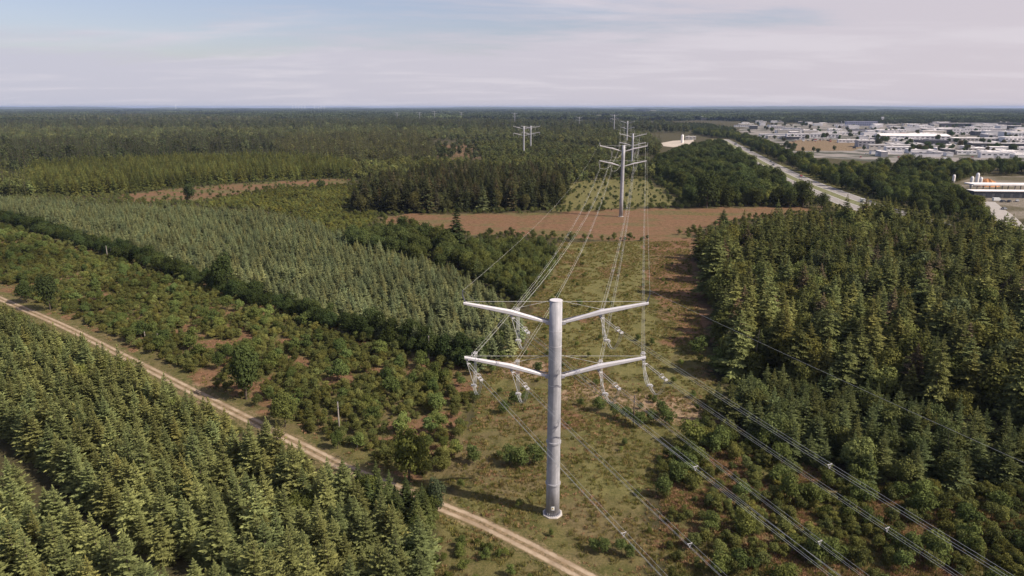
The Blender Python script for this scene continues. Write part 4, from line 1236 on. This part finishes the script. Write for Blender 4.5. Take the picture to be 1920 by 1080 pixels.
# conductors: three sub-conductors with spacers, one object per bundle
def catenary(a, b, sag, n=60):
    pts = []
    for i in range(n + 1):
        t = i / n; p = a.lerp(b, t); p.z -= 4 * sag * t * (1 - t); pts.append(p)
    return pts
def bundle(a, b, sag, label, r=.030, sub=3, sp_r=.24, n=60, spacers=True, group=None):
    root = empty('conductor_bundle', tuple(a)); tag(root, label, 'power line', group)
    pts = catenary(a, b, sag, n)
    d = (b - a); d.z = 0; d.normalize(); side = Vector((d.y, -d.x, 0))
    offs = [side * -sp_r + Vector((0, 0, .14)), side * sp_r + Vector((0, 0, .14)), Vector((0, 0, -.27))][:sub] if sub > 1 else [Vector((0, 0, 0))]
    for o in offs:
        mb = MB(); mb.tube([p + o - a for p in pts], r, 4)
        mb.build('conductor', WIRE, root)
    if spacers and sub > 1:
        L = (b - a).length; k = max(2, int(L / 34))
        for i in range(1, k):
            p = a.lerp(b, i / k); t = i / k; p.z -= 4 * sag * t * (1 - t)
            mb = MB(); q = [p + o - a for o in offs]
            mb.tube([q[0], q[1]], .03, 5); mb.tube([q[1], q[2]], .03, 5); mb.tube([q[2], q[0]], .03, 5)
            for w in q: mb.box(tuple(w), (.09, .09, .09))
            mb.build('spacer', INS, root)
    return root
SIDE = {-1: 'left', 1: 'right'}
NM = {'UE': 'upper %s arm elbow', 'LE': 'lower %s arm elbow', 'LT': 'lower %s arm tip'}
def insulator(mb, a, b, r=.042, n=10, core=.022):
    """a long-rod insulator with sheds from a to b"""
    pts = []; rad = []
    for i in range(n * 2 + 1):
        pts.append(a.lerp(b, i / (n * 2))); rad.append(r if i % 2 else core)
    mb.tube(pts, rad, 6)
for key in ('UE', 'LE', 'LT'):
    for sg in (-1, 1):
        A = attach(PY1, key, sg) - Vector((0, .1, .55))
        base = Vector((P1[0], P1[1], 0))
        ends = []
        for nxt, wh in ((PY2, 'in'), (PYN, 'out')):
            B = attach(nxt, key, sg); B.z -= 4.2
            d = (B - A); d.z = 0; d.normalize()
            slope = Vector((d.x, d.y, -.10 if wh == 'in' else -.16)).normalized()
            if wh == 'in': B2 = B
            E = A + slope * 5.6
            ends.append((E, B, d))
            side = Vector((d.y, -d.x, 0))
            asm = MB()
            for q in (-.2, .2):
                insulator(asm, A + side * q + slope * .7 - base, A + side * q + slope * 4.8 - base)
                asm.tube([A - base, A + side * q + slope * .7 - base], .03, 5)
            st = asm.build('insulator_string', INS, root1)
            fm = MB()
            for q in (.7, 4.8):
                fm.box(tuple(A + slope * q - base), (.16, .5, .12), math.atan2(d.y, d.x))
            fm.tube([A + slope * 4.8 + side * .25 - base, E + side * .25 - base], .05, 5)
            fm.tube([A + slope * 4.8 - side * .25 - base, E - side * .25 - base], .05, 5)
            fm.box(tuple(E - base), (.16, .5, .26), math.atan2(d.y, d.x))
            ring = [A + slope * 4.5 + side * (.42 * math.cos(t)) + Vector((0, 0, .35 * math.sin(t))) - base for t in [k * math.pi / 6 for k in range(13)]]
            fm.tube(ring, .03, 4, cap=False)
            fm.build('end_fitting', INS, st)
        # hanging string that carries the jumper, with its counterweight
        drop = A + Vector((1.0, -.7, -3.3))
        asm = MB(); insulator(asm, A + Vector((.0, 0, -.2)) - base, drop - base, n=9)
        st = asm.build('jumper_string', INS, root1)
        asm = MB(); asm.box(tuple(drop + Vector((0, 0, -.1)) - base), (.7, .3, .16)); asm.box(tuple(drop + Vector((.35, 0, -.30)) - base), (.26, .26, .28)); asm.box(tuple(drop + Vector((-.35, 0, -.26)) - base), (.16, .16, .2))
        asm.build('counterweight', INS, st)
        E1, E2 = ends[0][0], ends[1][0]; J = drop + Vector((0, 0, -.15))
        for q in (-.18, 0, .18):
            o = Vector((q, 0, -abs(q) * .6)); mb = MB()
            pts = []
            for i in range(21):
                t = i / 20
                p = E1 * (1 - t) ** 2 + (J * 2 - (E1 + E2) / 2) * 2 * t * (1 - t) + E2 * t ** 2 if False else None
                if t < .5:
                    s = t * 2; p = E1.lerp(J, s); p.z -= 2.0 * math.sin(math.pi * s) * (1 - .2 * s)
                else:
                    s = (t - .5) * 2; p = J.lerp(E2, s); p.z -= 2.0 * math.sin(math.pi * s) * (.8 + .2 * s)
                pts.append(p + o - base)
            mb.tube(pts, .034, 4); mb.build('jumper_cable', WIRE, root1)
        nm = NM[key] % SIDE[sg]
        bundle(ends[0][0], ends[0][1], 7.0, 'triple cable, near pylon %s to the heather field pylon' % nm, r=.015)
        bundle(ends[1][0], ends[1][1], 6.5, 'triple cable, near pylon %s towards the bottom right corner' % nm, r=.015)
for sg in (-1, 1):
    a = attach(PY1, 'EW', sg)
    for nxt, txt, sag in ((PY2, 'back to the heather field pylon', 5.0), (PYN, 'towards the lower right foreground', 5.0)):
        b = attach(nxt, 'EW', sg)
        root = empty('earth_wire', tuple(a)); tag(root, 'thin single earth wire from near pylon %s upper tip %s' % (SIDE[sg], txt), 'power line')
        MB().tube([p - a for p in catenary(a, b, sag)], .012, 4).build('wire', WIRE, root)
# hangers on the second pylon and the spans beyond
for (pa, pb, ta, tb) in ((PY2, PY3, 'heather field pylon', 'third pylon'), (PY3, PY4, 'third pylon', 'fourth pylon'), (PY4, PY5, 'fourth pylon', 'fifth pylon')):
    for key in ('UE', 'LE', 'LT'):
        for sg in (-1, 1):
            a = attach(pa, key, sg); b = attach(pb, key, sg); a.z -= 4.2; b.z -= 4.2
            bundle(a, b, 7.5, 'cable, %s of the %s to the %s' % (NM[key] % SIDE[sg], ta, tb), r=.035, sub=2, n=30, spacers=False)
pa, pb = LP[0][0], LP[1][0]
for o in [o for o in COL.objects if o.name.startswith('transmission_pylon') and o is not root1]:
    for key in ('UE', 'LE', 'LT'):
        for sg in (-1, 1):
            off, z = PH[key]
            dzz = o.location and 0
            ch = [c for c in o.children if c.name.startswith('pole')][0]
            top = max(v.co.z for v in ch.data.vertices) - 34.95
            mb = MB()
            zt = z + top
            mb.tube([(sg * off - .8, 0, zt - .2), (sg * off, 0, zt - 4.1)], .07, 5); mb.tube([(sg * off + .8 * (0 if key == 'LT' else 1), 0, zt - .2), (sg * off, 0, zt - 4.1)], .07, 5)
            mb.build('insulator_string', INS, o)

# ------------------------------------------------------------------ posts and other small things
WOOD = plain('weathered_wood', (0.30, 0.26, 0.23), .9, var=.25, scale=6)
def post(px, by, ty, r, label, mat=WOOD, name='wooden_post'):
    x, y = G(px, by); u = (540 - ty) / F
    z = H + (y / (cp + u * sp)) * (-sp + u * cp)
    root = empty(name, (x, y, 0)); tag(root, label, 'post')
    MB().lathe([(r, -.3), (r * .95, z * .5), (r * .75, z - .12), (r * .7, z)], n=10).build('shaft', mat, root, smooth=True)
    mb = MB(); mb.lathe([(r * .9, 0), (r * .6, .08), (0.01, .12)], (0, 0, z + .003), 8)
    mb.lathe([(r * 1.15, 0), (r * 1.15, .12)], (0, 0, z * .82), 10)
    mb.build('cap', DARK, root)
post(637, 815, 754, .16, 'tallest thin grey pole, alone in the scrub beside the track')
post(805, 678, 630, .15, 'left pole of the pair in front of the hedge row by the pylon')
post(828, 676, 636, .13, 'right pole of the pair in front of the hedge row by the pylon')
post(202, 484, 461, .17, 'left pole of the far pair at the hedge row')
post(209, 482, 465, .14, 'right pole of the far pair at the hedge row')
post(93, 446, 431, .17, 'single small pole at the hedge row near the left edge')
post(273, 640, 622, .13, 'left short pole of the pair in the scrub above the track')
post(297, 641, 624, .13, 'right short pole of the pair in the scrub above the track')
post(1187, 800, 742, .12, 'dark thin pole rising from the bushes right of the near pylon', BARK)
post(671, 838, 824, .16, 'short white marker post by the track', WHITE, 'marker_post')
# bare dead trunks at the edge of the right forest
for (px, by, ty, lb) in ((1415, 705, 618, 'tall bare pale trunk in front of the right forest'), (1394, 690, 640, 'shorter bare trunk left of the tall bare one'), (1521, 700, 665, 'short bare trunk deeper along the right forest edge')):
    x, y = G(px, by); u = (540 - ty) / F
    z = H + (y / (cp + u * sp)) * (-sp + u * cp)
    root = empty('dead_tree', (x, y, 0)); tag(root, lb, 'tree')
    v, f = trunk_geo(z, .16, .05, lean=.012)
    link_obj('trunk', np_mesh('trunk', v, f, [PALEBARK], smooth=True), root)
    for k in range(6):
        a = k * 2.1; zz = z * (.5 + .08 * k)
        MB().tube([(0, 0, zz), (math.cos(a) * .7, math.sin(a) * .7, zz + .25), (math.cos(a) * 1.2, math.sin(a) * 1.2, zz + .3)], [.04, .03, .012], 5).build('branch', PALEBARK, root)

# ------------------------------------------------------------------ vehicles
GLASS = plain('dark_glass', (.03, .035, .045), .12, 0, var=.1)
TYRE = plain('tyre', (.03, .03, .03), .8)
def car(x, y, rz, paint, label, kind='car', group=None, z=.1):
    root = empty('car' if kind == 'car' else ('van' if kind == 'van' else 'lorry'), (x, y, z), rz)
    tag(root, label, kind if kind != 'truck' else 'lorry', group)
    if kind == 'car':
        pr = [(-2.2, .35), (-2.2, .75), (-1.9, .92), (-.1 - .9, .98), (1.0, .95), (2.1, .78), (2.25, .5), (2.2, .3)]
        w = .9; mb = MB(); b = 0
        n = len(pr); mb.v += [(p, -w, q) for p, q in pr] + [(p, w, q) for p, q in pr]
        mb.f.append(tuple(range(n))); mb.f.append(tuple(range(n, 2 * n))[::-1])
        for i in range(n): mb.f.append((i, i + n, (i + 1) % n + n, (i + 1) % n))
        mb.build('body', paint, root)
        mb = MB(); n = 4; pr = [(-1.7, .94), (-1.2, 1.40), (.3, 1.43), (1.05, .94)]
        mb.v += [(p, -.72 - (.1 if q < 1 else 0), q) for p, q in pr] + [(p, .72 + (.1 if q < 1 else 0), q) for p, q in pr]
        mb.f.append((0, 1, 2, 3)); mb.f.append((7, 6, 5, 4))
        for i in range(n): mb.f.append((i, i + n, (i + 1) % n + n, (i + 1) % n))
        mb.build('windows', GLASS, root)
        MB().box((-.45, 0, 1.43), (1.45, 1.40, .05)).build('roof', paint, root)
        ws = [(-1.35, .8), (1.4, .8)]; wr = .32
    elif kind == 'van':
        MB().box((-.4, 0, 1.25), (4.2, 1.95, 1.9)).box((2.05, 0, .85), (.7, 1.9, 1.1)).build('body', paint, root)
        MB().box((1.72, 0, 1.75), (.10, 1.7, .6), 0).build('windscreen', GLASS, root)
        ws = [(-1.6, .85), (1.6, .85)]; wr = .36
    else:
        MB().box((-1.8, 0, 2.35), (11.0, 2.5, 2.8)).build('cargo_box', paint, root)
        MB().box((5.1, 0, 1.9), (2.1, 2.4, 2.7)).build('cab', plain('lorry_cab', (.5, .5, .52), .4), root)
        MB().box((6.17, 0, 2.4), (.06, 2.1, .9)).build('windscreen', GLASS, root)
        MB().box((-.5, 0, .8), (12, .9, .25)).build('chassis', DARK, root)
        ws = [(-6.2, 1.1), (-5, 1.1), (3.2, 1.1), (5.2, 1.1)]; wr = .5
    for (wx, wy) in ws:
        for s in (-1, 1):
            MB().tube([(wx, s * (wy - .12), wr), (wx, s * (wy + .12), wr)], wr, 12).build('wheel', TYRE, root)
PW = plain('white_paint', (.75, .75, .75), .35, 0, var=.03); PB = plain('dark_paint', (.04, .045, .06), .3, 0, var=.05); PR = plain('red_paint', (.4, .05, .04), .35); PS = plain('silver_paint', (.42, .43, .45), .35, .3)
hres = resample(HW, 4)
def on_hw(px, off):
    best = min(range(len(hres) - 1), key=lambda i: abs(proj(hres[i][0], hres[i][1], 0)[0] - px))
    d = hres[best + 1] - hres[best]; d = d / np.linalg.norm(d); n = np.array([d[1], -d[0]])
    p = hres[best] + n * off
    return p[0], p[1], math.atan2(d[1], d[0])
for px, off, pt, kd, lb in ((1372, -6.2, PB, 'truck', 'dark lorry on the motorway near where it disappears among trees'), (1426, -11, PB, 'car', 'dark car on the far carriageway, upper of the motorway cars'),
                            (1438, -6.5, PB, 'car', 'dark car on the motorway just below the first one'), (1460, 6.0, PS, 'car', 'silver car on the near carriageway left of the median'),
                            (1600, -6.2, PW, 'van', 'white van at the lower right end of the visible motorway'), (1386, -11, PW, 'car', 'white car on the upper stretch of the motorway'),
                            (1478, -11, PR, 'car', 'small red car in the tree shade on the motorway')):
    x, y, a = on_hw(px, off); car(x, y, a, pt, lb, kd)

# ------------------------------------------------------------------ buildings
WALLS = {k: plain('wall_' + k, c, .8, var=.08, scale=.3) for k, c in dict(white=(.80, .76, .75), cream=(.60, .54, .47), grey=(.38, .36, .38), dark=(.07, .07, .08), blue=(.28, .29, .40), brick=(.30, .15, .10), orange=(.60, .33, .13)).items()}
ROOFS = {k: plain('roof_' + k, c, .85, var=.12, scale=.15) for k, c in dict(white=(.80, .75, .74), grey=(.48, .45, .45), dark=(.10, .10, .12), blue=(.36, .36, .46), red=(.42, .20, .17), orange=(.62, .36, .16)).items()}
WIN = plain('window_glass', (.05, .055, .07), .2, 0, var=.2, scale=.5)
DOORM = plain('dock_door', (.42, .42, .44), .6, var=.1)
def building(px, by, w, d, h, wall, roof, label, group=None, an=None, ridge=0.0, windows=1):
    x, y = G(px, by)
    an = R(-14) if an is None else an
    root = empty('warehouse' if w > 28 else 'commercial_building', (x, y + d / 2, 0), an); tag(root, label, 'building', group)
    MB().box((0, 0, h / 2 - .2), (w, d, h + .4)).build('wall', WALLS[wall], root)
    mb = MB()
    if ridge:
        v = [(-w / 2 - .4, -d / 2 - .4, h + .003), (w / 2 + .4, -d / 2 - .4, h + .003), (w / 2 + .4, d / 2 + .4, h + .003), (-w / 2 - .4, d / 2 + .4, h + .003), (-w / 2 - .4, 0, h + ridge), (w / 2 + .4, 0, h + ridge)]
        mb.v += v; mb.f += [(0, 1, 5, 4), (2, 3, 4, 5), (1, 2, 5), (3, 0, 4), (3, 2, 1, 0)]
    else:
        mb.box((0, 0, h + .203), (w + .3, d + .3, .4))
        mb.box((-w * .2, d * .1, h + .9), (w * .08, 2.5, .9)); mb.box((w * .25, -d * .1, h + .8), (w * .05, 2, .8))
    mb.build('roof', ROOFS[roof], root)
    if windows:
        n = max(2, min(14, int(w / 6)))
        for i in range(n):
            xx = -w / 2 + w * (i + .5) / n
            rows_ = [h * .62] if h < 8 else [h * .35, h * .72]
            for zz in rows_:
                MB().box((xx, -d / 2 - .03, zz), (w / n * .55, .12, min(1.6, h * .2))).build('window', WIN, root)
        for i in range(max(1, int(w / 25))):
            MB().box((-w / 2 + w * (i + .5) / max(1, int(w / 25)) + 1.5, -d / 2 - .06, 1.9), (3.6, .12, 3.8)).build('door', DOORM, root)
SMB = 'small commercial buildings crowding the town'
building(1462, 258, 75, 20, 7, 'white', 'grey', 'long grey-roofed hall at the left end of the town, behind the shelter belt')
building(1528, 259, 95, 26, 8, 'white', 'grey', 'white warehouse behind the large sandy lot')
building(1608, 268, 60, 14, 5, 'white', 'white', 'low white shed with dark openings beside the sandy lot', windows=1)
building(1618, 236, 95, 30, 14, 'blue', 'blue', 'wide pale blue hall at the far edge of the town')
building(1655, 230, 9, 10, 22, 'white', 'white', 'bright white block tower at the right end of the blue hall')
building(1482, 222, 62, 20, 13, 'orange', 'orange', 'orange fronted store at the far left of the town')
building(1458, 222, 40, 18, 11, 'cream', 'grey', 'cream building left of the orange store')
building(1722, 264, 120, 55, 9, 'white', 'white', 'largest white roofed warehouse in the middle of the town', ridge=3.5)
building(1700, 280, 100, 16, 6, 'cream', 'grey', 'cream terrace of workshops in front of the largest warehouse')
building(1628, 276, 24, 26, 10, 'grey', 'grey', 'plain grey block right of the white shed')
building(1752, 274, 46, 22, 9, 'dark', 'dark', 'dark clad workshop in front of the largest warehouse')
building(1788, 264, 24, 16, 6, 'white', 'white', 'small bright white hall right of the largest warehouse')
building(1845, 268, 90, 24, 8, 'cream', 'white', 'long cream hall on the right side of the town')
building(1880, 278, 80, 22, 7, 'dark', 'grey', 'dark fronted long hall near the right edge')
building(1905, 286, 60, 18, 7, 'white', 'white', 'white hall at the right edge in front of the dark one')
building(1918, 270, 50, 30, 11, 'white', 'white', 'tall white hall cut by the right edge of the photo')
building(1842, 285, 34, 14, 5, 'cream', 'white', 'low cream shed with white roof behind the right wood')
building(1800, 238, 160, 30, 11, 'dark', 'grey', 'long dark factory on the far right side of the town')
building(1872, 238, 130, 30, 12, 'dark', 'dark', 'second long dark factory, right of the first')
building(1790, 250, 40, 20, 10, 'white', 'white', 'white cube building below the long dark factory')
building(1812, 252, 50, 20, 7, 'white', 'grey', 'grey roofed hall beside the white cube building')
building(1690, 255, 26, 16, 6, 'brick', 'red', 'red roofed building left of the largest warehouse')
rb = random.Random(5)
for i in range(290):
    px = rb.uniform(1395, 1925); by = rb.uniform(230, 297)
    if by > 262 and px < 1650: continue
    if px < 1460 and by > 245: continue
    dd = G(px, by)
    kk = 1.0 if by < 262 else .62
    w = rb.uniform(16, 62) * kk; d = rb.uniform(12, 30) * kk; h = rb.uniform(5, 11) * kk
    near_white = rb.random()
    wl = 'white' if near_white < .6 else rb.choice(['cream', 'grey', 'dark', 'white', 'cream']); rf = rb.choice(['white', 'white', 'white', 'grey', 'dark', 'white', 'grey'])
    building(px, by, w, d, h, wl, rf, '%s %s building with %s flat roof, %s of the town, %s' % ('wide' if w > 38 else ('narrow' if w < 22 else 'mid-sized'), wl, rf, ['rear edge', 'rear part', 'middle', 'front part', 'front edge'][min(4, int((by - 230) / 13.5))], COLS[min(5, int((px - 1395) / 89))]), SMB, an=R(-14 + rb.choice([0, 90, 4])), windows=(i % 2 == 0))
for i in range(46):    # settlement strip farther left under the horizon
    px = rb.uniform(1062, 1500); by = rb.uniform(213, 226)
    if px < 1130 and by > 219: by -= 5
    building(px, by, rb.uniform(30, 110), 30, rb.uniform(9, 16), rb.choice(['white', 'white', 'cream', 'grey', 'brick']), rb.choice(['white', 'grey', 'white']), 'far pale building below the horizon, %s end of the strip' % COLS[min(5, int((px - 1062) / 73))], 'far buildings below the horizon', windows=0)
for (px, by, lb) in ((158, 206, 'tiny white farm building on the far left plain'), (570, 211, 'tiny pale building on the far plain left of the turbines'), (700, 216, 'tiny white farm building on the far plain near the horizon pylons'), (1245, 206, 'pale hall on the far ridge')):
    building(px, by, 80, 40, 18, 'white', 'white', lb, windows=0)

# trees standing between the town's buildings
for kx in range(280):
    px = rb.uniform(1390, 1925); by = rb.uniform(230, 288)
    x, y = G(px, by)
    if inside(LOT, np.array([x]), np.array([y]))[0]: continue
    PTS.setdefault('town', []).append([x, y, rb.uniform(.7, 1.5), 1.0, rb.uniform(0, 6), .036 * rb.uniform(.7, 1.3), .044 * rb.uniform(.8, 1.2), .018, 19])
for r in PTS['town']:
    root = empty('town_tree', (r[0], r[1], 0), r[4]); root.scale = (r[2],) * 3
    q_ = proj(r[0], r[1], 0.0)
    tag(root, '%s dark tree between town buildings, %s of the town, %s' % ('large' if r[2] > 1.2 else ('small' if r[2] < .95 else 'mid-sized'), ['rear edge', 'rear part', 'middle', 'front part', 'front edge'][min(4, int((q_[1] - 230) / 12))], COLS[min(5, int((q_[0] - 1390) / 90))]), 'tree', 'trees among the town buildings')
    c = link_obj('crown', PROTO['leaf'][int(r[4]) % 5][0], root); c['tcol'] = r[5:8]
    link_obj('trunk', PROTO['leaf'][int(r[4]) % 5][1], root)
# parked cars and trailers in the town
for i in range(70):
    px = rb.choice([rb.uniform(1480, 1640), rb.uniform(1650, 1920)]); by = rb.uniform(262, 300) if px > 1600 else rb.uniform(262, 266)
    x, y = G(px, by)
    car(x, y, R(rb.choice([-14, 76])), rb.choice([PW, PW, PB, PS, PR]), ('car' if i % 3 else 'van') + ' parked in the town yards, %s, %s' % (['rear part', 'middle', 'front part'][min(2, int((by - 262) / 13))], COLS[min(5, max(0, int((px - 1480) / 74)))]), 'car' if i % 3 else 'van', 'vehicles parked in the town yards', .05)

# service station at the right edge
x0, y0 = G(1895, 361)
root = empty('station_canopy', (x0, y0, 0), R(-4)); tag(root, 'long low white-roofed station canopy at the right edge', 'canopy')
MB().box((0, 0, 6.2), (62, 13, .9)).build('roof', ROOFS['white'], root)
for k in range(7):
    for s in (-4, 4):
        MB().box((-27 + k * 9, s, 2.9), (.5, .5, 5.7)).build('pillar', WALLS['grey'], root)
x0, y0 = G(1890, 370)
root = empty('station_shop', (x0, y0, 0), R(-4)); tag(root, 'dark fronted shop with a flat pale roof in front of the canopy', 'building')
MB().box((0, 0, 2.2), (52, 9, 4.6)).build('wall', WALLS['dark'], root); MB().box((0, 0, 4.71), (53, 10, .4)).build('roof', ROOFS['white'], root)
for k in range(8): MB().box((-22 + k * 6.2, -4.55, 1.9), (4, .12, 2.4)).build('window', WIN, root)
MB().box((25, -4.55, 1.4), (1.6, .14, 2.6)).build('door', DOORM, root)
for k, (px, by, hh, r) in enumerate(((1820, 352, 9, 1.2), (1830, 350, 11, 1.3), (1837, 351, 8, 1.2), (1787, 343, 7, 1.2))):
    x, y = G(px, by)
    root = empty('silo', (x, y, 0)); tag(root, ['left white silo by the gravel yard', 'tallest white silo in the middle of the yard', 'right white silo next to the orange heap', 'separate small white silo at the left corner of the yard'][k], 'silo')
    MB().lathe([(r, 1.5), (r, hh - 1.2), (r * .5, hh)], n=16).build('tank', WALLS['white'], root)
    for a in (0, 1.57, 3.14, 4.71): MB().box((r * .8 * math.cos(a), r * .8 * math.sin(a), .9), (.25, .25, 1.9)).build('leg', WALLS['grey'], root)
x, y = G(1850, 349)
hp = []
root = empty('material_heap', (x, y, 0)); tag(root, 'orange brown heap of earth beside the white silos', 'heap')
mb = MB(); mb.lathe([(9, -.1), (7.5, 1.6), (5, 3.8), (3, 5.2), (.1, 6.1)], n=18, cap=False)
mb.v = [(v[0] * (1 + .15 * math.sin(v[1] * 1.3)), v[1] * .8, v[2] * (1 + .12 * math.sin(v[0] * 2))) for v in mb.v]
mb.build('earth', plain('orange_earth', (.42, .19, .08), .95, var=.3, scale=.6), root)
for i, (px, by, p_, lb) in enumerate(((1868, 377, PW, 'white van parked in front of the station shop'), (1880, 379, PB, 'dark car parked in front of the station shop'), (1892, 379, PB, 'second dark car in front of the station shop, right of the first'), (1907, 378, PW, 'white car parked at the right end of the station shop'), (1882, 393, PS, 'silver car turning at the station road fork'))):
    x, y = G(px, by); car(x, y, R(20 * i), p_, lb, 'van' if i == 0 else 'car')
# mast and shed on the gravel lot left of the motorway
x, y = G(1279, 268)
root = empty('silo', (x, y, 0)); tag(root, 'tall pale silo on the gravel lot left of the motorway', 'silo')
MB().lathe([(2.4, 0), (2.4, 13), (1.2, 14.5)], n=14).build('tank', WALLS['white'], root); MB().box((0, 0, 15.5), (.4, .4, 2.2)).build('vent', WALLS['grey'], root)
building(1296, 262, 20, 9, 6, 'cream', 'white', 'small pale shed at the right end of the gravel lot')

# wind turbines on the horizon
tp = [(549, 206, 'leftmost'), (555, 206, 'second'), (560, 206, 'third'), (566, 206, 'fourth'), (572, 206, 'fifth'), (590, 206, 'sixth'), (597, 206, 'seventh'), (602, 206, 'eighth'), (608, 206, 'last')]
def turbine(px, by, h, label):
    x, y = G(px, by)
    root = empty('wind_turbine', (x, y, 0), rng.random()); tag(root, label, 'wind turbine')
    MB().lathe([(5, 0), (3, h)], n=8).build('tower', WHITE, root)
    MB().box((0, 0, h + 1.5), (3.5, 9, 3.5)).build('nacelle', WHITE, root)
    a0 = rng.random() * 2
    for k in range(3):
        a = a0 + k * 2.094
        MB().tube([(0, -5.5, h + 1.5), (math.cos(a) * 12, -5.5, h + 1.5 + math.sin(a) * 12), (math.cos(a) * 34, -5.5, h + 1.5 + math.sin(a) * 34)], [1.2, 2.0, .4], 5).build('blade', WHITE, root)
for px, by, w_ in tp: turbine(px, 205.8, 78, w_ + ' wind turbine from the left in the white cluster on the horizon')
turbine(330, 205.8, 90, 'single wind turbine on the horizon left of the cluster')

# ------------------------------------------------------------------ haze
mb = MB(); mb.box((0, 12500, 40), (62000, 42000, 84))
hz = bpy.data.materials.new('haze'); hz.use_nodes = True
t = hz.node_tree
for n_ in list(t.nodes): t.nodes.remove(n_)
vol = t.nodes.new('ShaderNodeVolumePrincipled'); out = t.nodes.new('ShaderNodeOutputMaterial')
vol.inputs['Color'].default_value = (.42, .54, .82, 1)
vol.inputs['Density'].default_value = 4.2e-5
t.links.new(vol.outputs[0], out.inputs['Volume'])
ho = mb.build('haze', hz); tag(ho, 'thin blue air haze over the whole landscape', 'haze', kind='stuff')
